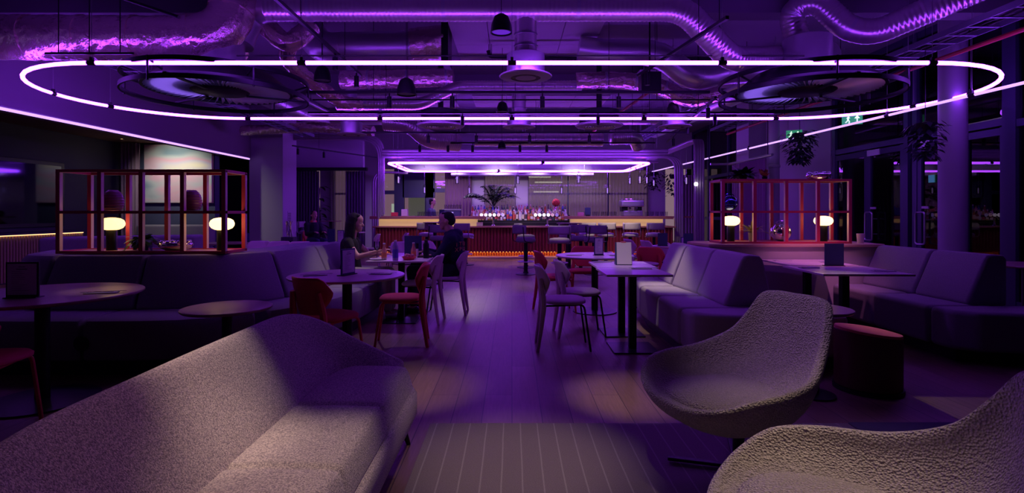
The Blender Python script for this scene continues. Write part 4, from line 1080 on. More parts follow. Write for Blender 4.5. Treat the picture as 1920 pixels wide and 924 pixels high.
pipe('thin black pipe crossing above the first light line', [(-3.2, 6.2, 3.12), (3.4, 6.2, 3.12)], .008, M_black)
pipe('thin black conduit crossing over the second track', [(-3.1, 8.3, 3.05), (3.2, 8.3, 3.05)], .012, M_black)
pipe('black bent waste pipe across the pale ceiling panel', [at(915, 95, 8.4), at(918, 106, 8.4), at(1090, 110, 8.4)], .03, M_black)
pipe('thin violet lit conduit between the tracks', [(-3.4, 9.9, 3.1), (3.6, 9.9, 3.1)], .02, M_steel)
pipe('steel pipe high along the left side of the room', [(-4.6, 7.6, 3.7), (-4.3, 16, 3.7)], .05, M_steel)
pipe('steel pipe high along the right side of the room', [(4.2, 8.2, 3.6), (3.7, 16, 3.6)], .05, M_steel)
pipe('red sprinkler pipe beside the cable tray on the right', [(5.75, 4.5, 3.35), (5.65, 14, 3.35)], .028, M_redp)
pipe('red sprinkler pipe high in the middle distance', [(2.6, 9.4, 3.55), (2.2, 16, 3.55)], .03, M_redp)
for i, (x0, x1, y0, y1, z, lab) in enumerate(((5.2, 5.6, 4.2, 14, 3.42, 'wide cable tray running along the right windows'), (-5.3, -5.0, 6.8, 13.5, 3.2, 'cable tray running along the left bulkhead'), (-2.6, -2.3, 9.6, 16.0, 3.3, 'cable tray running to the bar left of centre'), (3.3, 3.6, 9.9, 15.5, 3.25, 'cable tray running to the bar right of centre'))):
    t = thing('cable_tray', lab, 'cable tray'); b = MB()
    b.bx(x0, x0+.01, y0, y1, z, z+.07).bx(x1-.01, x1, y0, y1, z, z+.07)
    yy = y0+.1
    while yy < y1: b.bx(x0, x1, yy, yy+.03, z, z+.01); yy += .3
    b.build('ladder', mat('tray_steel', (.3, .3, .4), .45, .8), t)
    yy = y0+.6
    while yy < y1:
        rods(t, [((x, yy, z), (x, yy, ZC)) for x in (x0, x1)], .005, M_steel)
        yy += 2.2
    b = MB()
    for k in range(3): b.tube([(x0+.06+k*.09, y0+.05+(y1-y0-.1)*j/12, z+.022+.004*math.sin(j+k)) for j in range(13)], .011, 6)
    b.build('cables', M_blackp, t)
# slim steel struts over the front
pipe('slanted thin strut by the upper left foil duct', [at(225, -5, 5.8), at(335, 32, 5.8)], .02, M_black, 'strut', hang=False)
pipe('thin black frame rod under the upper left foil duct', [at(85, 100, 5.6), at(250, 100, 5.6)], .012, M_black, 'strut')
# exit signs
def exit_sign(label, loc, rz, W=.30):
    t = thing('exit_sign', label, 'sign', loc, rz); H = .19
    MB().bx(-W/2, W/2, 0, .03, 0, H).build('panel', mat('exit_green', (.05, .35, .18), .5, emit=(.05, .42, .20), estr=.55), t)
    wm = mat('exit_white', (.9, .95, .9), .5, emit=(.8, 1, .85), estr=.9); y = -.003
    b = MB()
    b.box((.075, y, .075), (.022, .004, .09))
    b.faces([(.03, y, .105), (.12, y, .105), (.075, y, .16)], ((0, 1, 2),)); b.faces([(.03, y, .105), (.075, y, .125), (.12, y, .105), (.075, y, .165)], ((0, 1, 2, 3),))
    b.build('arrow', wm, t, smooth=False)
    b = MB(); b.lathe([(0, 0), (.013, 0)], 12); 
    for v in b.bm.verts: v.co = Vector((v.co.x-.055, y, v.co.y+.155))
    def limb(a, c, w_=.010):
        a, c = Vector((a[0], y, a[1])), Vector((c[0], y, c[1])); d = (c-a).normalized(); s = Vector((-d.z, 0, d.x))*w_
        b.faces([a-s, c-s, c+s, a+s], ((0, 1, 2, 3),))
    limb((-.060, .14), (-.068, .09), .014); limb((-.068, .09), (-.045, .06)); limb((-.045, .06), (-.050, .02)); limb((-.070, .09), (-.085, .05)); limb((-.085, .05), (-.11, .04))
    limb((-.060, .135), (-.035, .115), .007); limb((-.062, .135), (-.09, .115), .007)
    b.build('running_figure', wm, t, smooth=False)
    rods(t, [((x, .015, H), (x, .015, ZC-loc[2])) for x in (-W/2+.04, W/2-.04)], .006, M_steel)
p = at(1489, 254, 12.0); exit_sign('green exit sign with running man and up arrow, further and left of the two', (p.x, p.y, p.z-.07), -.45, .32)
p = at(1598, 226, 9.7); exit_sign('green exit sign with running man and up arrow, nearer and right of the two', (p.x, p.y, p.z-.07), -.45, .32)
# hanging plants
def hanging(label, loc, r, h, n):
    t = thing('hanging_plant', label, 'plant', loc); rnd = random.Random(int(loc[0]*100))
    MB().lathe([(0, .0), (.09, .0), (.13, .13), (.11, .13), (0, .10)], 20).build('pot', M_black, t)
    MB().cyl((0, 0, .1), (0, 0, ZC-loc[2]), .004, seg=6).build('cord', M_black, t)
    b = MB()
    for k in range(n):
        a = rnd.random()*2*PI; q = rnd.random()**.6; z = .16-rnd.random()*h; rr = r*q*(1-.6*max(0, -z)/h)
        leafquad(b, (rr*math.cos(a), rr*math.sin(a), z), (math.cos(a), math.sin(a), rnd.uniform(-.8, .5)), .10, .07, .4, 2)
    b.build('foliage', M_leafd, t, smooth=False, fix=False)
hanging('dark trailing plant hanging below the further exit sign', tuple(at(1499, 262, 10.6)), .32, .62, 330)
hanging('dark trailing plant hanging in front of the right glass doors', tuple(at(1735, 250, 7.0)), .20, .45, 160)
hanging('dark trailing plant hanging far back on the right by the bar', tuple(at(1225, 330, 17.5)), .45, .6, 160)
hanging('second dark trailing plant hanging far back on the right', tuple(at(1262, 335, 16.8)), .35, .7, 140)
# ---------------------------------------------------------------- fluted bent tube canopy posts
def bundle(name, label, path, m, nt=4, rr=.05, sp=.085, axis=Vector((1, 0, 0)), fil=.5):
    t = thing(name, label, 'post'); p = fillet(path, fil, 10)
    for k in range(nt):
        off = axis*((k-(nt-1)/2)*sp); MB().tube([q+off for q in p], rr, 14).build('tube', m, t)
    return t
M_post = mat('lilac_satin_steel', (.42, .36, .42), .45, .4)
bundle('fluted_post', 'fluted bent tube post at the left end of the bar canopy', [(-8.5+2.0, 14.9, 3.40), (-3.66, 14.9, 3.40), (-3.66, 14.9, 1.19)], M_post, 4, .034, .06, Vector((.75, 0, .65)).normalized(), .55)
bundle('fluted_post', 'slimmer fluted post behind the left canopy post', [(-3.6, 18.0, 2.62), (-4.46, 17.4, 2.62), (-4.46, 17.4, 0)], M_post, 3, .04, .07, Vector((1, 0, 0)), .4)
bundle('fluted_post', 'nearer fluted bent tube post at the right end of the bar', [(4.3, 17.0, 2.95), (4.6, 13.4, 2.95+.15), (4.56, 13.0, 3.05), (4.56, 13.0, 0)], M_post, 4, .036, .062, Vector((1, 0, 0)), .35)
bundle('fluted_post', 'further fluted bent tube post at the right end of the bar', [(3.2, 15.6, 2.92), (4.88, 15.6, 2.92), (4.88, 15.6, 0)], M_post, 4, .036, .066, Vector((1, 0, .0)), .4)
def beam(label, x0, x1, y, z, nt, rr=.05, sp=.08):
    t = thing('canopy_beam', label, 'beam')
    for k in range(nt): MB().cyl((x0, y, z+k*sp), (x1, y, z+k*sp), rr, seg=14).build('tube', M_post, t)
    rods(t, [((x, y, z), (x, y, ZC)) for x in (x0+.3, (x0+x1)/2, x1-.3)], .01, M_steel)
beam('front horizontal tube beam of the bar canopy', -3.62, 4.35, 14.9, 2.86, 3)
beam('middle horizontal tube beam of the bar canopy', -3.9, 4.6, 16.8, 2.88, 2, .04)
beam('rear horizontal tube beam of the bar canopy, low over the back windows', -2.05, 2.75, 18.0, 2.58, 2, .06, .10)
t = thing('canopy_soffit', 'pale flat soffit over the bar', 'soffit')
MB().bx(-4.0, 4.7, 17.4, 19.2, 3.06, 3.12).build('panel', M_wall, t, bevel=.01)
MB().bx(-3.9, 4.6, 18.6, 18.75, 2.78, 3.06).build('valance', M_wall, t)
for i, px in enumerate((853, 932, 1010, 1085, 1127, 795)):
    q = at(px, 297, 17.6)
    t = thing('canopy_downlight', 'tiny bright downlight set in the bar canopy', 'light', (q.x, q.y, 3.06), 0, 'downlights in the bar canopy')
    MB().lathe([(0, -.06), (.05, -.06), (.055, 0), (0, 0)], 16).build('housing', M_black, t)
    spot('canopy_spot', (q.x, q.y, 2.98), (q.x, q.y+(1.8 if i % 2 else .0), .8), 36, 120, 1, (.95, .72, 1))
    MB().lathe([(0, -.062), (.034, -.062)], 12).build('lens', mat('bright_lens', (1, .9, .8), .5, emit=(1, .82, .6), estr=(5.0)), t)

# ---------------------------------------------------------------- bar counter
t = thing('bar_counter', 'long fluted oxblood bar counter with raised cream lit wings', 'bar counter')
MB().bx(-3.95, 4.65, 15.40, 15.95, .16, .86).build('body', M_redfl, t)
b = MB()
for k in range(93): x = -3.95+k*.0925+.046; b.cyl((x, 15.39, .152), (x, 15.38, .85), .036, seg=8)
b.build('fluting', M_redfl, t)
MB().bx(-4.0, 4.7, 15.26, 15.98, .86, .90).build('worktop', M_ledgew, t, bevel=.006)
MB().bx(-3.9, 4.6, 15.55, 15.9, 0, .16).build('plinth', M_redfl, t)
b = MB()
for k in range(116): x = -3.9+k*.0735+.03; b.cyl((x, 15.55, 0), (x, 15.55, .15), .026, seg=6)
b.build('plinth_fluting', mat('terracotta_fluting', (.55, .16, .05), .5), t)
MB().bx(-3.9, 4.6, 15.455, 15.475, .150, .158).build('light_strip', mat('amber_strip', (.5, .3, .1), .5, emit=(1, .42, .10), estr=9), t)
for x0, x1, nm in ((-3.9, -1.02, 'l'), (1.72, 4.42, 'r')):
    MB().bx(x0, x1, 15.62, 15.9, .90, 1.14).build('lit_upstand', M_yel, t)
    MB().bx(x0, x1, 15.50, 15.53, 1.125, 1.138).build('light_strip', mat('cream_strip', (.5, .3, .1), .5, emit=(1, .66, .30), estr=2.5), t)
    MB().bx(x0-.22, x1+.25, 15.42, 15.44, 1.105, 1.15).build('top_lip', M_ledgew, t)
    MB().bx(x0-.22, x1+.25, 15.42, 16.1, 1.14, 1.19).build('wing_top', M_ledgew, t, bevel=.008)
b = MB().bx(-1.0, 1.7, 15.95, 16.15, .78, 1.0); b.build('speed_rail', M_black, t)
MB().bx(-4.0, -3.3, 15.9, 18.3, 0, .0+.9).build('return_body', M_redfl, t)
MB().bx(4.1, 4.7, 15.9, 18.0, 0, .9).build('return_body', M_redfl, t)
MB().bx(3.95, 5.6, 15.9, 16.7, 1.14, 1.18).build('return_top', M_ledgew, t)
t = thing('back_bar', 'low bottle stand behind the middle of the bar', 'back bar')
MB().bx(-1.35, 1.8, 16.3, 16.6, 0, 1.06).build('lower_step', M_black, t)
MB().bx(-1.35, 1.8, 16.6, 16.85, 0, 1.22).build('upper_step', M_black, t)
MB().bx(-1.3, 1.75, 16.27, 16.29, .93, .94).build('light_strip', mat('cream_strip2', (.5, .3, .1), .5, emit=(1, .6, .3), estr=1.2), t)
# the pale low wall in front of the step light on the floor
spot('bar_front_spot', (-2.4, 12.9, 2.9), (-2.4, 15.4, .6), 26, 80, 1, WARM); spot('bar_front_spot', (3.0, 12.9, 2.9), (3.0, 15.4, .6), 26, 80, 1, WARM)
t = thing('foot_step', 'low pale step running along the foot of the bar', 'step')
MB().bx(-3.95, 4.65, 15.0, 15.55, 0, .035).build('tread', M_framein, t, bevel=.005)

# bottles
def glassy(name, c, e=.0):
    return mat(name, c, .12, 0, spec=.8, emit=(c if e else None), estr=e)
BM = [glassy('bottle_green', (.04, .12, .05)), glassy('bottle_amber', (.40, .15, .04)), glassy('bottle_clear', (.62, .55, .66)), glassy('bottle_blue', (.08, .10, .45)), glassy('bottle_dark', (.02, .02, .03)), glassy('bottle_pink', (.62, .22, .34)), glassy('bottle_gold', (.62, .42, .12))]
BN = ['green', 'amber', 'clear', 'blue', 'dark', 'pink', 'golden']
LM = [mat('label_cream', (.75, .66, .5), .7), mat('label_white', (.72, .70, .74), .7), mat('label_dark', (.06, .05, .08), .7), mat('label_red', (.6, .08, .08), .7)]
protos = {}
def bottle(kind, shape, lm, label, group, loc):
    key = (kind, shape, lm)
    if key not in protos:
        t = thing('bottle', label, 'bottle', loc, 0, group)
        r, h, sh = ((.038, .30, .19), (.045, .27, .15), (.034, .32, .21))[shape]
        MB().lathe([(0, 0), (r, 0), (r, sh), (r*.75, sh+.03), (.014, sh+.055), (.014, h), (0, h)], 12).build('body', BM[kind], t)
        MB().lathe([(r+.001, .04), (r+.001, sh-.03)], 12).build('bottle_label', LM[lm], t)
        MB().lathe([(0, h-.03), (.016, h-.03), (.016, h+.006), (0, h+.006)], 8).build('cap', LM[(lm+2) % 4], t)
        protos[key] = t; return t
    return dup(protos[key], loc, 0, label, group)
rnd = random.Random(3)
for row, (y, z, n, x0, x1, nm) in enumerate(((16.38, 1.06, 31, -1.22, 1.70, 'front row'), (16.50, 1.06, 27, -1.28, 1.66, 'second row'), (16.72, 1.22, 33, -1.28, 1.72, 'upper back row'))):
    for i in range(n):
        k = rnd.choice((0, 1, 2, 2, 3, 4, 5, 6, 1, 2)); s = rnd.randrange(3); l = rnd.randrange(4)
        bottle(k, s, l, '%s spirit bottle in the %s behind the bar' % (BN[k], nm), 'bottles in the %s' % nm, (x0+(x1-x0)*(i+.5)/n+rnd.uniform(-.01, .01), y, z))
# beer fonts
def font(label, x):
    t = thing('beer_font', label, 'beer tap', (x, 15.62, .90))
    MB().lathe([(0, 0), (.06, 0), (.06, .02), (.028, .04), (.028, .30), (0, .30)], 20).build('column', M_chrome, t)
    MB().bx(-.40, .38, -.03, .03, .27, .32).build('crossbar', M_black, t, bevel=.01)
    for k in range(6):
        xx = -.345+k*.125
        MB().cyl((xx, -.035, .325), (xx, -.06, .325), .048, seg=20).build('badge', mat('tap_badge%d' % (0 if k < 4 else k), (.9, .9, .9), .5, emit=((1, .86, .95) if k < 4 else ((1, .5, .2) if k == 4 else (.2, .2, .6))), estr=1.1 if k < 4 else .45), t)
        MB().lathe([(0, .0), (.016, 0), (.012, .10), (0, .10)], 8, (xx, -.02, .18)).build('tap', M_chrome, t)
        MB().box((xx, -.062, .325), (.030, .003, .012)).build('badge_mark', M_print, t)
font('beer font with six round lit badges on the left half of the bar', (925-960)/1000*15.62)
font('beer font with six round lit badges on the right half of the bar', (1026-960)/1000*15.62)
# coffee machine, till, glasses
t = thing('coffee_machine', 'steel coffee machine with cup rail on the right wing of the bar', 'coffee machine', (3.55, 15.85, 1.19), .0)
MB().bx(-.26, .30, -.15, .25, .0, .16).build('base', M_steel, t, bevel=.02)
MB().bx(-.34, .34, -.2, .28, .27, .46).build('head', M_steel, t, bevel=.04)
MB().bx(-.30, -.12, -.05, .25, .14, .3).bx(.14, .30, -.05, .25, .14, .3).build('side_panel', M_black, t)
b = MB()
for x in (-.1, .1): b.cyl((x, -.22, .27), (x, -.22, .20), .03).box((x, -.30, .23), (.025, .14, .02))
b.build('group_head', M_chrome, t)
MB().tube(fillet([(-.32, -.18, .46), (-.32, -.18, .50), (.32, -.18, .50), (.32, -.18, .46)], .03), .008, 6).build('cup_rail', M_chrome, t)
t = thing('glass_washer', 'dark boxy fridge unit topped with glasses behind the man', 'appliance', (-1.78, 16.0, 1.0))
MB().bx(-.24, .24, -.2, .2, .0, .36).build('body', M_navyw, t, bevel=.01)
MB().bx(-.28, .28, -.22, .22, .36, .40).build('shelf_top', M_steel, t)
MB().bx(-.14, .04, -.205, -.20, .27, .31).build('display', mat('lit_display', (.6, .6, .9), .5, emit=(.6, .6, .95), estr=.5), t)
t2 = thing('till', 'navy back of a till screen on the right wing of the bar', 'till', ((1102-960)/1000*15.7, 15.7, 1.19))
MB().box((0, 0, .14), (.17, .02, .22)).build('screen', M_navy, t2, bevel=.005); MB().box((0, .02, .02), (.12, .12, .04)).build('stand', M_black, t2)
def gl(label, loc, m=None, h=.13, r=.032, group=None):
    t = MB().lathe([(0, 0), (r*.8, 0), (r, h), (r*.92, h), (r*.72, .008), (0, .008)], 12).build('drinking_glass', m or M_clear); t.location = loc
    return tag(t, label, 'glass', group)
g0 = None
for i in range(12): 
    l = 'small clear glass in the cluster left of the coffee machine'
    if g0 is None: g0 = gl(l, (2.15+.08*i, 15.75, 1.19), group='glasses left of the coffee machine')
    else: dup(g0, (2.15+.085*i, 15.75+(i % 3)*.08, 1.19), 0, l)
for i in range(9): dup(g0, (3.95+.075*i, 15.7+(i % 2)*.1, 1.19), 0, 'small clear glass right of the coffee machine', 'glasses right of the coffee machine')
for i in range(7): dup(g0, (-2.0+.075*i, 16.0, 1.40), 0, 'small clear glass on the dark unit behind the man', 'glasses on the dark unit')
for i in range(9): dup(g0, (-2.75+.075*i, 15.7, 1.19), 0, 'small clear glass in front of the bartender', 'glasses in front of the bartender')
tag(MB().bx(-2.85, -2.0, 15.62, 15.9, 1.191, 1.197).build('bar_mat', M_blackp), 'black mat under the glasses before the bartender', 'mat')
for i, (x, c, l) in enumerate(((-3.15, M_lilac, 'small lilac box on the left wing of the bar'), (-3.45, M_red, 'low red caddy on the left wing of the bar'), (2.02, mat('pink_caddy', (.6, .2, .35), .6), 'pink caddy right of the till'), (-.95, M_paper, 'square pale card on the bar beside the man'))):
    z = 1.19 if i != 3 else .90
    o = MB().bx(x-.09, x+.09, 15.6, 15.75, z, z+(.2 if i in (0,) else .11)).build('counter_box', c, bevel=.01); tag(o, l, 'box')
# palm
def palm(label, loc, n, L, m, pot=M_black, hs=.0, spread=1.0, group=None):
    t = thing('palm_plant', label, 'plant', loc); r_ = random.Random(5)
    MB().lathe([(0, 0), (.13, 0), (.16, .25), (.14, .25), (0, .23)], 24).build('pot', pot, t)
    b = MB()
    for k in range(n):
        a = 2*PI*k/n+r_.uniform(-.2, .2); el = r_.uniform(.75, 1.4); pts = []
        for i in range(9):
            f = i/8; rr = L*spread*f*math.cos(el); z = .25+L*f*math.sin(el)-.42*L*f*f
            pts.append(Vector((rr*math.cos(a), rr*math.sin(a), z)))
        b.tube(pts, [.008-.0006*i for i in range(9)], 5)
        for i in range(2, 9):
            for s in (-1, 1):
                d = (pts[i]-pts[i-1]).normalized(); side = Vector((-d.y, d.x, 0)).normalized()*s
                leafquad(b, pts[i], d*.7+side*1.0+Vector((0, 0, -.15)), L*.32*(1-.05*i), .055, .35, 3)
                leafquad(b, (pts[i]+pts[i-1])/2, d*.7+side*1.0, L*.32*(1-.05*i), .055, .35, 3)
    b.build('foliage', m, t, smooth=False, fix=False); return t
palm('dark feathery palm standing behind the bottles', (-.62, 17.6, 1.22), 24, 1.25, M_leafd)
tag(MB().bx(-1.0, -.2, 17.3, 17.9, 0, 1.22).build('plant_stand', M_black), 'dark stand carrying the palm behind the bar', 'stand')
t = thing('flower_vase', 'round red flower arrangement at the right of the bottles', 'flowers', (1.42, 17.2, 1.25))
MB().lathe([(0, 0), (.05, 0), (.07, .1), (.03, .2), (.03, .24), (0, .24)], 16).build('vase', M_chrome, t)
MB().ball((0, 0, .36), .13, 14).build('blooms', mat('red_bloom', (.6, .05, .05), .8, bump=('voronoi', 30, 1, .03)), t)
tag(MB().bx(1.1, 1.75, 17.0, 17.4, 0, 1.25).build('plant_stand', M_black), 'dark stand carrying the red flowers behind the bar', 'stand')
# fiddle tree in the nook
t = thing('potted_tree', 'tall broad leaved plant standing in the left nook', 'plant', (-6.35, 17.6, 0))
MB().lathe([(0, 0), (.17, 0), (.21, .4), (.18, .4), (0, .36)], 24).build('pot', M_black, t)
MB().tube([(0, 0, .3), (.03, 0, 1.0), (-.03, 0, 1.6), (0, .0, 2.1)], .022, 8).build('stem', mat('bark', (.1, .06, .04), .9), t)
b = MB(); r_ = random.Random(9)
for k in range(70):
    a = r_.random()*2*PI; z = r_.uniform(.5, 2.2); leafquad(b, (0, 0, z), (math.cos(a), math.sin(a), r_.uniform(.0, .6)), .42, .13, .5, 4)
b.build('foliage', M_leaf, t, smooth=False, fix=False)

# glass pendants over the bar
t0 = None
for i, (px, y0, y1, Y) in enumerate(((747, 322, 345, 14.3), (857, 322, 345, 14.3), (971, 322, 345, 14.3), (1085, 322, 344, 14.3), (1200, 322, 345, 14.3), (796, 346, 363, 17.1), (880, 347, 364, 17.1), (966, 347, 364, 17.1), (1053, 350, 364, 17.1), (1139, 347, 364, 17.1), (1181, 330, 346, 16.2), (1213, 328, 345, 15.5), (1226, 335, 350, 16.8), (1287, 325, 347, 13.9))):
    a = at(px, y0, Y); c = at(px, y1, Y); near = Y < 14.5
    lab = 'clear glass tube pendant over the %s edge of the bar, %s' % ('front' if Y < 14.5 else ('back' if Y > 17 else 'right'), ('at the left end', 'second from the left', 'in the middle', 'fourth from the left', 'at the right end', 'above the left wing', 'left of the palm', 'right of the palm', 'above the red flowers', 'left of the coffee machine', 'above the coffee machine', 'right of the coffee machine', 'by the back pillar', 'between the two right posts')[i])
    if t0 is None:
        t0 = thing('glass_pendant', lab, 'pendant lamp', (c.x, c.y, c.z), 0, 'glass tube pendants over the bar')
        h = a.z-c.z
        MB().lathe([(0, 0), (.042, 0), (.042, h*.7), (.02, h*.85), (.02, h)], 14).build('glass_tube', M_clear, t0)
        MB().lathe([(0, .03), (.018, .03), (.018, h*.6), (0, h*.6)], 10).build('glow_rod', mat('violet_glow_rod', (.6, .5, .8), .3, emit=(.7, .45, 1), estr=.55), t0)  # rod's violet glow stands in for LED light caught by the glass
        MB().cyl((0, 0, h*.85), (0, 0, ZC-c.z), .004, seg=6).build('cord', M_steel, t0)
    else: dup(t0, (c.x, c.y, c.z), 0, lab)
t = thing('globe_light', 'small bright globe lamp on the nearer right post', 'light', tuple(at(1305, 345, 12.9)))
MB().ball((0, 0, 0), .048, 16).build('globe', mat('globe', (1, .9, 1), .5, emit=(1, .85, 1), estr=4), t)
MB().cyl((0, 0, 0), (-.0, 0, -1.95), .008, seg=8).build('stem', M_steel, t)

# ---------------------------------------------------------------- bar stools (face +x locally)
def make_stool(label, pale):
    t = thing('bar_stool', label, 'bar stool'); fab = M_banqp if pale else M_banq
    MB().lathe([(0, 0), (.215, 0), (.215, .012), (.06, .03), (.05, .06), (0, .06)], 36).build('base', M_black, t)
    MB().cyl((0, 0, .03), (0, 0, .68), .042, seg=16).build('column', M_black, t)
    b = MB().tube([(.17*math.cos(2*PI*k/24), .17*math.sin(2*PI*k/24), .27) for k in range(24)], .010, 8, closed=True)
    b.cyl((-.17, 0, .27), (.17, 0, .27), .008, seg=8); b.build('footrest', M_steel, t)
    MB().lathe([(0, .67), (.17, .67), (.205, .69), (.21, .73), (.195, .765), (.12, .778), (0, .78)], 36).build('seat', fab, t, ang=70)
    b = MB()
    def f(u, v):
        a = PI*(.64+.72*u); r = .235; z = .86+.17*v; k = 1-.03*abs(2*v-1)**4
        return (r*math.cos(a)*k-.03, r*math.sin(a)*1.0*k, z)
    b.grid(f, 18, 6).build('backrest', fab, t, solid=.045, bevel=0, fix=False, ang=60)
    for s in (-1, 1):
        MB().tube(fillet([(.02, s*.14, .665), (.02, s*.24, .665), (-.19, s*.225, .70), (-.20, s*.20, 1.0)], .07), .010, 8).build('back_frame', M_steel if pale else M_black, t)
    return t
st0 = make_stool('grey bar stool standing first beside the aisle, in profile', False)
P(st0, .29, 11.2, 32)
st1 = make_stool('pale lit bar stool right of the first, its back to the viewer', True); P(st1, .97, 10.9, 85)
def S(src, x, y, deg, l, g=None): dup(src, (x, y, 0), math.radians(deg), l, g)
S(st0, .33, 12.6, -10, 'grey bar stool directly behind the first one by the aisle')
S(st0, 1.52, 11.8, 60, 'grey bar stool behind the menu on the far round table')
S(st0, 1.72, 11.2, 110, 'dark framed grey bar stool above the far round table')
S(st1, 1.35, 13.0, 90, 'pale bar stool at the tall table right of the beer font')
for i, x in enumerate((1.92, 2.42, 3.05, 3.66)): S(st1, x, 13.75, 92, ('pale bar stool at the left end of the row before the right wing', 'pale bar stool second in the row before the right wing', 'pale bar stool third in the row before the right wing', 'pale bar stool at the right end of the row before the right wing')[i], 'stools in a row before the right wing of the bar')
S(st1, -2.22, 13.9, 85, 'pale bar stool left of the man, at the bar')
S(st0, -1.63, 11.9, 95, 'grey bar stool just left of the man, by the tall table')
S(st1, -1.15, 13.2, 60, 'pale bar stool hidden behind the man')
def tall_table(label, x, y):
    t = thing('tall_table', label, 'table', (x, y, 0))
    MB().lathe([(0, 1.03), (.29, 1.03), (.30, 1.04), (.30, 1.05), (0, 1.05)], 40).build('tabletop', M_topd, t)
    MB().cyl((0, 0, .01), (0, 0, 1.03), .045).build('column', M_black, t)
    MB().lathe([(0, 0), (.24, 0), (.24, .012), (.05, .02), (0, .02)], 32).build('base', M_black, t)
tall_table('tall round table with a navy menu, left of the man', -1.95, 13.5)
tall_table('tall round table by the right beer font', 1.35, 12.6)
tall_table('tall round table far back in the left nook', -5.3, 15.6)

# ---------------------------------------------------------------- menus, cutlery, tableware
def lines(b, w_, h, n, y, seed=1, z0=.0):
    r_ = random.Random(seed)
    b.bx(-w_*.12, w_*.12, y, y+.0006, z0+h*.93, z0+h*.95); b.bx(-w_*.2, w_*.2, y, y+.0006, z0+h*.85, z0+h*.875)
    for k in range(n):
        z = z0+h*(.78-.70*k/n); L = w_*r_.uniform(.25, .62); b.bx(-w_*.36, -w_*.36+L, y, y+.0006, z, z+h*.008)
def menu_board(label, loc, rz, W=.20, H=.235, face=True, name='menu_holder', sheet=None):
    t = thing(name, label, 'menu', loc, rz)
    MB().bx(-W/2, W/2, -.006, .006, 0, H).build('board', M_navy if sheet is None else M_black, t, bevel=.002)
    if face:
        MB().bx(-W/2+.012, W/2-.012, -.0085, -.0065, .02, H-.012).build('sheet', M_paper, t)
        b = MB(); lines(b, W-.03, H-.04, 11, -.0095, 3, .02); b.build('print', M_print, t, smooth=False)
    MB().bx(-W/2, W/2, -.03, .045, 0, .006).build('foot', M_black, t)
    return t
menu_board('framed menu sheet standing on the large table at the far left', (-3.21, 3.50, .74), .10, .20, .235, True, sheet=1)
menu_board('navy menu holder on the pink round table, turned edge on', (-1.47, 4.78, .74), 1.25, .20, .235)
menu_board('navy menu holder standing on the far round table', (1.13, 6.95, .74), .25, .13, .235)
menu_board('plain navy menu holder on the booth table under the right shelf', (3.37, 5.58, .74), .0, .20, .235, False)
menu_board('plain navy menu holder standing behind the bottles on the diners table', (-1.27, 6.85, .74), .05, .22, .26, False)
menu_board('plain navy menu holder on the tall table left of the man', (-1.77, 13.45, 1.05), 0, .13, .32, False)
menu_board('navy menu holder left of the right fluted posts', (2.33, 8.25, .78), 0, .15, .20, False)
menu_board('navy menu holder in front of the nearer right fluted post', (2.68, 8.10, .78), 0, .15, .20, False)
menu_board('small pale menu card beside the navy holder near the right shelf', (2.72, 8.45, .78), .1, .10, .13)
# leaning white menu: wedge
t = thing('easel_menu', 'white menu sheet clipped to a leaning navy holder on the aisle table', 'menu', (1.19, 5.70, .74), -.05)
MB().hexa([(-.085, -.04, 0), (.085, -.04, 0), (.085, .07, 0), (-.085, .07, 0)], [(-.085, .0, .24), (.085, .0, .24), (.085, .015, .24), (-.085, .015, .24)]).build('holder', M_navy, t)
Mx = Matrix.Rotation(-math.atan2(.04, .24), 3, 'X')
MB().box((.004, -.028, .125), (.155, .002, .235), M=Mx).build('sheet', M_paper, t)
b = MB()
for k in range(10): b.box((-.01+.01*(k % 3), -.0305-.0+(.155-.018*k-.0)*.0+(.0), .19-.016*k), (.09, .001, .003), M=Mx)
for v in b.bm.verts: v.co.y = -.042+v.co.z*.04/.24+.006 if False else v.co.y
bmesh.ops.translate(b.bm, verts=b.bm.verts, vec=(0, 0, 0))
for v in b.bm.verts: v.co.y = -.0400+(v.co.z)*(.04/.24)-.0085 + (.0 if v.co.y < -.0305 else .0008)
b.build('print', M_print, t, smooth=False)
MB().box((0, -.002, .243), (.05, .02, .014)).build('clip', mat('red_clip', (.6, .1, .15), .5), t)
def cutlery(label, loc, rz):
    t = thing('cutlery_set', label, 'cutlery', loc, rz)
    MB().box((0, 0, .004), (.20, .055, .006)).build('napkin', M_paper, t, bevel=.002)
    b = MB().box((.015, .012, .010), (.20, .011, .003), .05); b.box((.12, .016, .010), (.05, .02, .002), .05); b.build('knife', M_chrome, t)
    b = MB().box((-.0, -.012, .011), (.16, .008, .003), -.06)
    for k in range(3): b.box((-.10, -.014+.007*k, .011), (.05, .003, .002), -.06)
    b.build('fork', M_chrome, t)
cutlery('cutlery on a napkin on the large table at the far left', (-2.84, 3.69, .741), .25)
cutlery('cutlery and napkin at the left of the pink round table', (-1.74, 4.72, .741), .35)
cutlery('cutlery and napkin at the right of the pink round table', (-1.19, 4.82, .741), .05)
cutlery('cutlery and napkin on the left of the far round table', (.80, 6.9, .741), .25)
cutlery('cutlery and napkin on the right of the far round table', (1.36, 6.9, .741), -.1)
cutlery('cutlery on the far left corner of the aisle table', (1.02, 6.0, .741), .05)
cutlery('cutlery on the nearer right of the aisle table', (1.28, 5.27, .741), .0)
cutlery('cutlery at the left of the nearer booth table', (2.98, 5.35, .741), .15)
cutlery('cutlery at the right of the nearer booth table', (3.52, 5.05, .741), -.1)
cutlery('cutlery at the back left of the further booth table', (3.12, 6.15, .741), .1)
cutlery('cutlery at the back right of the further booth table', (3.55, 5.95, .741), -.1)
def lathe_thing(name, label, cat, loc, parts):
    t = thing(name, label, cat, loc)
    for nm, prof, m in parts: MB().lathe(prof, 20).build(nm, m, t)
    return t
Zt = .74
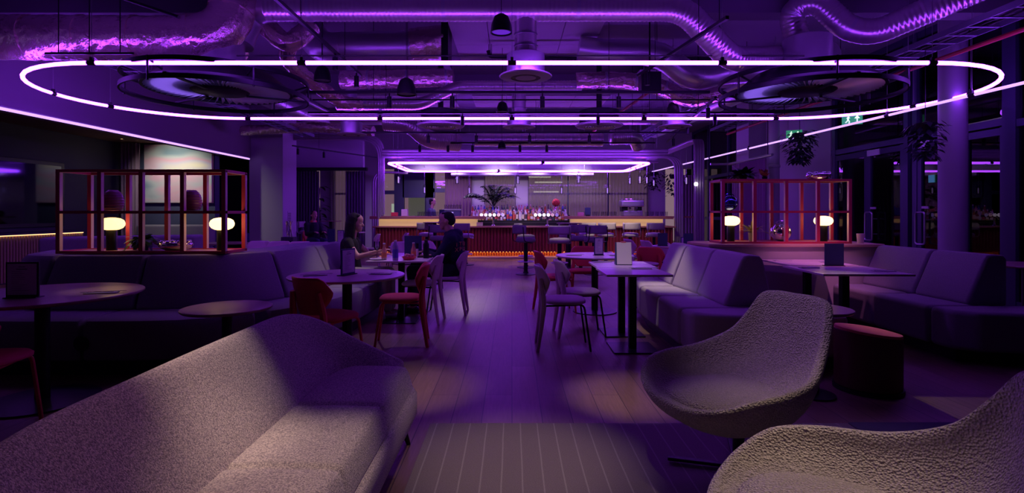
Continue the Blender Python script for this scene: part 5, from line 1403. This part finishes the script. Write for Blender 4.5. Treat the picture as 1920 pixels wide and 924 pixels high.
M_drink = glassy('pink_drink', (.75, .35, .22))
def sbottle(label, x, y, c):
    lathe_thing('drink_bottle', label, 'bottle', (x, y, Zt), (('body', [(0, 0), (.03, 0), (.032, .01), (.032, .10), (.015, .15), (.013, .185), (0, .185)], c), ('bottle_label', [(.0325, .03), (.0325, .085)], mat('orange_label', (.75, .22, .08), .6)), ('cap', [(0, .18), (.0145, .18), (.0145, .195), (0, .195)], M_paper)))
sbottle('small bottle with an orange label next to the wine glass', -1.52, 6.34, M_drink)
sbottle('small bottle with an orange label right of the navy holder', -1.20, 6.50, M_drink)
lathe_thing('water_bottle', 'clear water bottle with a blue label in front of the navy holder', 'bottle', (-1.36, 6.22, Zt), (('body', [(0, 0), (.033, 0), (.034, .16), (.017, .20), (.014, .22), (0, .22)], glassy('water_plastic', (.45, .42, .65))), ('bottle_label', [(.0345, .03), (.0345, .13)], mat('blue_label', (.12, .12, .6), .5)), ('cap', [(0, .215), (.016, .215), (.016, .235), (0, .235)], M_paper)))
lathe_thing('flask', 'black drinking flask near the man', 'bottle', (-1.05, 6.52, Zt), (('body', [(0, 0), (.036, 0), (.037, .17), (.02, .20), (0, .20)], M_black), ('cap', [(0, .20), (.022, .20), (.022, .225), (0, .225)], M_blackp)))
lathe_thing('pepper_mill', 'slim black and white mill right of the navy holder', 'mill', (-1.20, 6.75, Zt), (('body', [(0, 0), (.02, 0), (.016, .1), (0, .1)], M_lilac), ('top', [(0, .1), (.016, .1), (.02, .17), (0, .17)], M_black)))
lathe_thing('wine_glass', 'large stemmed glass in front of the woman', 'glass', (-1.62, 6.40, Zt), (('bowl', [(0, .10), (.022, .11), (.040, .15), (.036, .21), (.034, .21), (.037, .15), (.02, .115), (0, .106)], M_clear), ('stem', [(0, 0), (.034, 0), (.006, .008), (.005, .10), (0, .10)], M_clear), ('drink', [(0, .108), (.02, .116), (.036, .15), (0, .15)], mat('water', (.35, .3, .7), .1))))
tag(MB().lathe([(0, 0), (.06, 0), (.10, .012), (.098, .016), (.05, .006), (0, .006)], 32).build('plate', M_paper), 'white plate in front of the woman', 'plate').location = (-1.58, 6.30, Zt)
t = thing('food_basket', 'red basket of food on the diners table', 'food', (-1.22, 6.30, Zt)); MB().lathe([(0, 0), (.06, 0), (.085, .04), (.08, .04), (.055, .006), (0, .006)], 24).build('basket', M_red, t)
b = MB(); r_ = random.Random(2)
for k in range(9): b.ball((r_.uniform(-.04, .04), r_.uniform(-.04, .04), .03+r_.random()*.03), .022, 8)
b.build('food', mat('pink_food', (.6, .25, .3), .7), t)
tag(MB().lathe([(0, 0), (.02, 0), (.022, .06), (0, .06)], 16).build('tealight', M_paper), 'small white cup behind the right shelf, near the glass doors', 'cup').location = (3.98, 6.9, .92)
o = tag(MB().lathe([(0, 0), (.035, 0), (.045, .12), (.04, .12), (.03, .01), (0, .01)], 16).build('paper_cup', M_lilac), 'lilac paper cup at the right end of the ledge', 'cup'); o.location = (4.28, 6.55, .92)
t = thing('serving_tray', 'dish of food on the aisle edge of the diners table near the man', 'food', (-1.08, 6.66, Zt)); MB().bx(-.09, .09, -.06, .06, 0, .015).build('tray', M_black, t); MB().bx(-.07, .07, -.04, .04, .015, .035).build('food', M_framein, t, bevel=.008)
# service stand with metal rods by pillar
t = thing('cutlery_caddy', 'wire stand of chrome cutlery by the pillar', 'caddy', (-4.55, 10.9, 0))
MB().bx(-.12, .12, -.12, .12, 0, .8).build('cabinet', M_dark, t)
b = MB(); r_ = random.Random(4)
for k in range(9): b.cyl((r_.uniform(-.05, .05), r_.uniform(-.05, .05), .8), (r_.uniform(-.12, .06), r_.uniform(-.05, .05), 1.12), .007, seg=6)
b.build('cutlery', M_chrome, t)
menu_board('navy menu holder on the high ledge beyond the left shelf', (-4.9, 9.85, .75), .0, .11, .17, False)
round_table('dim round table beyond the left display shelf', -5.2, 9.7, .42, .75, M_topd)
menu_board('pair of menu holders, the navy one before the window of the nook', (-2.95, 8.7, .80), .0, .12, .23, False)
menu_board('pair of menu holders, the lilac faced one before the window of the nook', (-2.80, 8.72, .80), .0, .11, .21, True)
round_table('round table behind the end of the curved banquette', -2.9, 8.9, .33, .80, M_top)
round_table('round table in the left wing before the nook', -4.4, 14.6, .38, .76, M_top)
t = thing('vent_grille', 'small lilac vent grille on the lit face of the left pillar', 'vent', (-6.095, 14.6, .95))
MB().bx(-.004, .004, -.11, .11, 0, .38).build('frame', M_wall, t); b = MB()
for k in range(9): b.bx(.004, .008, -.09, .09, .03+k*.036, .045+k*.036)
b.build('slats', M_dark, t, smooth=False)
# ---------------------------------------------------------------- people
def cap(b, p0, r0, p1, r1, seg=12):
    p0, p1 = Vector(p0), Vector(p1); d = (p1-p0); L = d.length
    if L < 1e-5: b.ball(p0, r0, seg); return
    d /= L; pts = []; rs = []
    for k in range(5): a = PI/2*k/4; pts.append(p0-d*r0*math.cos(a)); rs.append(max(.0004, r0*math.sin(a)))
    for k in range(5): a = PI/2*k/4; pts.append(p1+d*r1*math.sin(a)); rs.append(max(.0004, r1*math.cos(a)))
    b.tube(pts, rs, seg)
def remesh(o, vox, it=6):
    m = o.modifiers.new('r', 'REMESH'); m.mode = 'VOXEL'; m.voxel_size = vox; m.use_smooth_shade = True
    s = o.modifiers.new('s', 'SMOOTH'); s.iterations = it; s.factor = .5; return o
def chain(b, pts, rs):
    for (a, ra), (c, rc) in zip(zip(pts, rs), list(zip(pts, rs))[1:]): cap(b, a, ra, c, rc)
def head(b, c, fwd, k=1.0):
    """c: head centre; fwd: facing unit vector"""
    f = Vector(fwd).normalized(); s = Vector((-f.y, f.x, 0)).normalized(); u = Vector((0, 0, 1))
    def q(a, bb, cc): return Vector(c)+f*a*k+s*bb*k+u*cc*k
    for cc, r in ((q(-.02, 0, .03), .082), (q(.0, 0, .02), .078), (q(.025, 0, -.03), .060), (q(.045, 0, -.075), .036), (q(.03, 0, .05), .065)): b.ball(cc, r*k, 14, 1, 1, 1.08)
    cap(b, q(.075, 0, .012), .012*k, q(.100, 0, -.022), .014*k)           # nose
    b.ball(q(.098, 0, -.022), .013*k, 8)
    cap(b, q(.076, -.016, -.052), .009*k, q(.076, .016, -.052), .009*k)    # lips
    for sd in (-1, 1):
        b.ball(q(-.005, sd*.080, -.005), .020*k, 8, 1, 1, 1.3)
        cap(b, q(.070, sd*.015, .030), .010*k, q(.062, sd*.042, .030), .010*k)  # brow
        b.ball(q(.055, sd*.035, -.020), .022*k, 8)                           # cheek
def face_marks(parent, c, fwd, k=1.0):
    f = Vector(fwd).normalized(); s = Vector((-f.y, f.x, 0)).normalized(); u = Vector((0, 0, 1)); c = Vector(c)
    for sd in (-1, 1):
        MB().ball(c+f*.071*k+s*sd*.030*k+u*.012*k, .010*k, 10).build('eye', mat('eye_white', (.6, .55, .55), .3), parent)
        b = MB(); b.ball(c+f*.079*k+s*sd*.030*k+u*.012*k, .005*k, 8)
        cap(b, c+f*.078*k+s*sd*.017*k+u*.036*k, .0035*k, c+f*.068*k+s*sd*.045*k+u*.038*k, .003*k)
        b.build('eyebrow', M_hair, parent)
def hand(b, w, d, up, curl=.5, k=1.0, mir=1):
    """w wrist, d direction of palm, up = back of hand normal"""
    d = Vector(d).normalized(); up = Vector(up); up = (up-d*up.dot(d)).normalized(); s = d.cross(up)*mir; w = Vector(w)
    for t_ in (-1, -.33, .33, 1): cap(b, w+s*t_*.015*k, .014*k, w+d*.085*k+s*t_*.030*k, .012*k, 8)
    for i, (t_, L) in enumerate(((-1, .060), (-.33, .078), (.33, .085), (1, .075))):
        p0 = w+d*.088*k+s*t_*.030*k; c1 = curl*.5; c2 = curl*1.3
        d1 = (d*math.cos(c1)-up*math.sin(c1)); d2 = d*math.cos(c2)-up*math.sin(c2)
        p1 = p0+d1*L*.52*k; p2 = p1+d2*L*.5*k
        cap(b, p0, .0095*k, p1, .0085*k, 8); cap(b, p1, .0085*k, p2, .007*k, 8)
    p0 = w+d*.025*k+s*.032*k; d1 = (d*.62+s*.75-up*.15).normalized(); p1 = p0+d1*.042*k; p2 = p1+(d*.85+s*.35-up*.2).normalized()*.032*k
    cap(b, p0, .013*k, p1, .010*k, 8); cap(b, p1, .010*k, p2, .008*k, 8)

# seated man: faces -x. world-local frame with origin on the floor under the hips
def man():
    t = thing('person', 'man with short dark hair in a navy hoodie seated on a lilac chair, facing left', 'person', (-.86, 6.95, 0))
    sy = 1
    hip = Vector((.03, 0, .56)); chest = Vector((.10, 0, .86)); neck = Vector((.06, 0, 1.05)); hd = Vector((.0, 0, 1.185))
    F = Vector((-1, -.10, -.05)).normalized()
    b = MB()
    cap(b, hip, .13, (.08, 0, .75), .12); cap(b, (.08, -.03, .75), .12, (.09, -.04, .92), .13); cap(b, (.08, .03, .75), .12, (.09, .04, .92), .13)
    cap(b, (.08, 0, 1.0), .06, hd+Vector((.02, 0, -.06)), .055); head(b, hd, F)
    arms = []
    for s in (-1, 1):
        sh = Vector((.085, s*.185, .955)); el = Vector((-.08, s*.235, .72)); wr = Vector((-.26 if s < 0 else -.30, s*.13, .80))
        arms.append((sh, el, wr)); chain(b, [sh, el, wr], [.055, .042, .027])
        hand(b, wr, Vector((-1, -s*.35, -.1 if s < 0 else .1)), (0, 0, 1), .7, 1.0, s)
        hp = Vector((.02, s*.09, .54)); kn = Vector((-.42, s*.13, .56)); an = Vector((-.40, s*.12, .10))
        chain(b, [hp, kn, an], [.082, .058, .042]); cap(b, an-Vector((0, 0, .03)), .04, an+Vector((-.16, 0, -.058)), .034)
    remesh(b.build('body', M_skin, t), .0075)
    face_marks(t, hd, F)
    b = MB()   # hoodie
    cap(b, (.05, 0, .57), .155, (.09, 0, .76), .145); 
    for s in (-1, 1): cap(b, (.09, s*.04, .74), .145, (.095, s*.07, .93), .135)
    cap(b, (.09, -.15, .985), .065, (.09, .15, .985), .065)
    for s, (sh, el, wr) in zip((-1, 1), arms): chain(b, [sh, el, wr-(wr-el).normalized()*.02], [.082, .062, .042]); cap(b, (.09, s*.10, 1.0), .07, sh, .08)
    cap(b, (.16, -.05, 1.02), .06, (.16, .05, 1.02), .06); cap(b, (.08, -.08, 1.045), .04, (.14, -.05, 1.04), .05); cap(b, (.08, .08, 1.045), .04, (.14, .05, 1.04), .05); cap(b, (.0, -.04, 1.02), .028, (.08, -.08, 1.04), .04); cap(b, (.0, .04, 1.02), .028, (.08, .08, 1.04), .04)
    remesh(b.build('hoodie', mat('navy_hoodie', (.016, .020, .055), .9, bump=('noise', 18, .5, .02)), t), .009, 8)
    # lettering on the back, arched, facing the viewer's side of the back
    for txt, z, wd in (('ITEAM', .865, .058), ('XPLUS', .800, .052)):
        for i, ch in enumerate(txt):
            cu = bpy.data.curves.new('letter', 'FONT'); cu.body = ch; cu.size = .075; cu.extrude = .002; cu.align_x = 'CENTER'
            o = bpy.data.objects.new('letter', cu)
            tmp = COL.objects.link(o); bpy.context.view_layer.update()
            me = bpy.data.meshes.new_from_object(o); bpy.data.objects.remove(o)
            lo = bpy.data.objects.new('print_letter', me); COL.objects.link(lo); me.materials.clear(); me.materials.append(mat('orange_print', (.75, .30, .16), .7)); lo.parent = t
            a = -1.12+.36*i   # angle round the back, from the near side to the spine
            R_ = .155; cx, cyv = .092, -.045
            lo.location = (cx+(R_)*math.cos(a), cyv+(R_+.0)*math.sin(a), z+.012*math.sin(i*PI/4)); lo.rotation_euler = (PI/2, 0, a+PI/2)
    b = MB()   # trousers
    for s in (-1, 1):
        hp = Vector((.02, s*.09, .54)); kn = Vector((-.42, s*.13, .56)); an = Vector((-.40, s*.12, .14)); chain(b, [hp, kn, an], [.098, .072, .056])
    cap(b, (.05, -.07, .56), .115, (.05, .07, .56), .115)
    remesh(b.build('trousers', mat('black_denim', (.02, .02, .035), .9), t), .010, 6)
    for s in (-1, 1): b = MB(); an = Vector((-.40, s*.12, .055)); cap(b, an+Vector((.03, 0, 0)), .048, an+Vector((-.17, 0, -.01)), .042); remesh(b.build('shoe', M_black, t), .010, 4)
    b = MB(); f = F
    c0 = hd+Vector((.030, 0, .045))
    b.ball(c0, .086, 20, 1, .98, .98); b.ball(hd+Vector((.055, 0, .01)), .072, 16)
    cap(b, hd+Vector((-.035, -.03, .092)), .024, hd+Vector((-.035, .03, .092)), .024)
    remesh(b.build('hair', M_hair, t), .007, 4)
man()
def woman():
    t = thing('person', 'woman with long dark hair in a black top seated on the banquette, facing right', 'person', (-1.98, 6.62, 0))
    hip = Vector((-.02, 0, .55)); hd = Vector((.045, 0, 1.165)); F = Vector((1, -.08, -.12)).normalized()
    b = MB()
    cap(b, hip, .125, (-.02, 0, .72), .10); cap(b, (-.02, -.03, .74), .10, (-.02, -.05, .90), .10); cap(b, (-.02, .03, .74), .10, (-.02, .05, .90), .10)
    cap(b, (-.01, 0, .97), .05, hd+Vector((-.02, 0, -.07)), .045); head(b, hd, F, .95)
    A = [(Vector((-.01, -.155, .93)), Vector((.13, -.23, .765)), Vector((.36, -.16, .83)), Vector((1, .1, .25))), (Vector((-.01, .155, .93)), Vector((.14, .22, .77)), Vector((.36, .12, .775)), Vector((1, -.3, 0)))]
    for i, (sh, el, wr, d) in enumerate(A):
        chain(b, [sh, el, wr], [.045, .034, .023]); hand(b, wr, d, (0, 0, 1), .35, .92, -1 if i == 0 else 1)
    for s in (-1, 1):
        hp = Vector((.0, s*.09, .54)); kn = Vector((.44, s*.10, .55)); an = Vector((.46, s*.10, .10)); chain(b, [hp, kn, an], [.078, .054, .036]); cap(b, an-Vector((0, 0, .03)), .034, an+Vector((.14, 0, -.065)), .028)
    remesh(b.build('body', M_skin, t), .0075); face_marks(t, hd, F, .95)
    b = MB(); cap(b, (-.02, 0, .60), .135, (-.02, 0, .74), .115)
    for s in (-1, 1): cap(b, (-.02, s*.03, .74), .115, (-.02, s*.06, .90), .112); cap(b, (-.015, s*.08, .955), .055, (-.01, s*.155, .93), .062); cap(b, (-.01, s*.155, .93), .062, (.03, s*.18, .87), .055)
    remesh(b.build('top', mat('black_top', (.015, .013, .018), .9), t), .009, 6)
    b = MB()
    for s in (-1, 1): chain(b, [Vector((.0, s*.09, .54)), Vector((.44, s*.10, .55)), Vector((.46, s*.10, .13))], [.095, .070, .055])
    cap(b, (-.01, -.07, .55), .11, (-.01, .07, .55), .11)
    remesh(b.build('trousers', mat('pale_trousers', (.50, .48, .44), .9), t), .010, 6)
    for s in (-1, 1): b = MB(); an = Vector((.46, s*.10, .045)); cap(b, an, .04, an+Vector((.15, 0, -.008)), .035); remesh(b.build('shoe', M_paper, t), .010, 4)
    b = MB(); b.ball(hd+Vector((-.03, 0, .045)), .092, 20); cap(b, hd+Vector((.03, -.03, .088)), .03, hd+Vector((.03, .03, .088)), .03)
    cap(b, hd+Vector((-.055, 0, .0)), .080, hd+Vector((-.09, 0, -.28)), .070)
    for s in (-1, 1): cap(b, hd+Vector((-.01, s*.066, .02)), .028, hd+Vector((-.03, s*.095, -.24)), .035); cap(b, hd+Vector((-.06, s*.05, .0)), .05, hd+Vector((-.10, s*.06, -.30)), .045)
    remesh(b.build('hair', M_hair, t), .008, 4)
woman()
def stander(label, loc, F, top, hairm, shirtm, apron=None, k=1.0, arm=.35):
    t = thing('person', label, 'person', loc); F = Vector(F).normalized(); S_ = Vector((-F.y, F.x, 0))
    hd = Vector((0, 0, 1.62*k))+F*.04; b = MB()
    def q(a, s, z): return F*a*k+S_*s*k+Vector((0, 0, z*k))
    cap(b, q(0, -.06, .95), .11, q(0, -.07, 1.32), .10); cap(b, q(0, .06, .95), .11, q(0, .07, 1.32), .10); cap(b, q(0, 0, 1.38), .06, hd-Vector((0, 0, .06)), .05); head(b, hd, F, k)
    arms = []
    for s in (-1, 1):
        sh = q(0, s*.18, 1.36); el = q(.06, s*.23, 1.10); wr = q(.30, s*.12, 1.12+arm*.1); arms.append((sh, el, wr))
        chain(b, [sh, el, wr], [.05*k, .038*k, .026*k]); hand(b, wr, F-S_*s*.3, (0, 0, 1), .6, k, s)
        chain(b, [q(0, s*.09, .92), q(.01, s*.10, .50), q(-.01, s*.10, .09)], [.09*k, .06*k, .045*k]); cap(b, q(-.02, s*.10, .05), .04*k, q(.13, s*.11, .035), .034*k)
    remesh(b.build('body', M_skin, t), .009); face_marks(t, hd, F, k)
    b = MB()
    for s in (-1, 1): cap(b, q(0, s*.06, .98), .125*k, q(0, s*.07, 1.32), .118*k); cap(b, q(0, s*.1, 1.39), .06*k, q(0, s*.18, 1.36), .066*k)
    for sh, el, wr in arms: chain(b, [sh, el], [.066*k, .054*k])
    remesh(b.build('shirt', shirtm, t), .011, 6)
    b = MB()
    for s in (-1, 1): chain(b, [q(0, s*.09, .92), q(.01, s*.10, .50), q(-.01, s*.10, .10)], [.108*k, .074*k, .060*k])
    cap(b, q(0, -.06, .95), .12*k, q(0, .06, .95), .12*k)
    remesh(b.build('trousers', M_black, t), .011, 6)
    b = MB(); b.ball(hd+Vector((0, 0, .045))-F*.03, .092*k, 18); cap(b, hd+F*.03+Vector((0, 0, .085)), .035, hd-F*.07-Vector((0, 0, .03)), .05)
    remesh(b.build('hair', hairm, t), .009, 3)
    return t
stander('bartender in a dark shirt standing behind the left wing of the bar, looking right', (-2.55, 16.9, 0), (1, -.15, 0), 1, M_hair, M_navyw)
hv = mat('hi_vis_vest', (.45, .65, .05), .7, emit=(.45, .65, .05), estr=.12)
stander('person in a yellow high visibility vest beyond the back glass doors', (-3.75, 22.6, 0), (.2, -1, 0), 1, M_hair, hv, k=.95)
# seated far person in the nook
def sitter():
    t = thing('person', 'person in dark clothes with a red collar sitting in the left nook', 'person', (-5.35, 14.35, 0)); b = MB()
    F = Vector((.75, -.66, 0)).normalized(); S_ = Vector((-F.y, F.x, 0)); hd = Vector((0, 0, 1.22))+F*.05
    def q(a, s, z): return F*a+S_*s+Vector((0, 0, z))
    cap(b, q(0, 0, .56), .13, q(0, 0, .95), .12); cap(b, q(0, 0, 1.0), .06, hd-Vector((0, 0, .06)), .05); head(b, hd, F)
    arms = []
    for s in (-1, 1):
        sh, el, wr = q(0, s*.18, .97), q(.08, s*.22, .72), q(.30, s*.12, .78); arms.append((sh, el, wr)); chain(b, [sh, el, wr], [.05, .038, .026]); hand(b, wr, F, (0, 0, 1), .5, 1, s)
        chain(b, [q(0, s*.09, .54), q(.42, s*.11, .54), q(.42, s*.11, .10)], [.085, .06, .045]); cap(b, q(.41, s*.11, .06), .04, q(.56, s*.11, .04), .034)
    remesh(b.build('body', M_skin, t), .010); face_marks(t, hd, F)
    b = MB(); cap(b, q(0, 0, .58), .15, q(0, 0, .92), .145); cap(b, q(0, -.14, .96), .075, q(0, .14, .96), .075)
    for a in arms: chain(b, list(a), [.075, .055, .038])
    remesh(b.build('jumper', mat('black_jumper', (.02, .02, .04), .9), t), .012, 5)
    b = MB()
    for s in (-1, 1): chain(b, [q(0, s*.09, .54), q(.42, s*.11, .54), q(.42, s*.11, .12)], [.10, .072, .055])
    remesh(b.build('trousers', mat('dark_blue_jeans', (.03, .04, .12), .9), t), .012, 5)
    b = MB(); cap(b, q(.02, -.05, 1.05), .045, q(.02, .05, 1.05), .045); remesh(b.build('collar', M_red, t), .01, 3)
    b = MB(); b.ball(hd+Vector((0, 0, .04))-F*.03, .092, 18); remesh(b.build('hair', M_hair, t), .009, 3)
sitter()
C(red0, -5.35, 14.35, -41, 'coral red dining chair under the person in the left nook')
S(st1, -6.0, 15.6, 0, 'pale bar stool in the left nook behind the pillar')
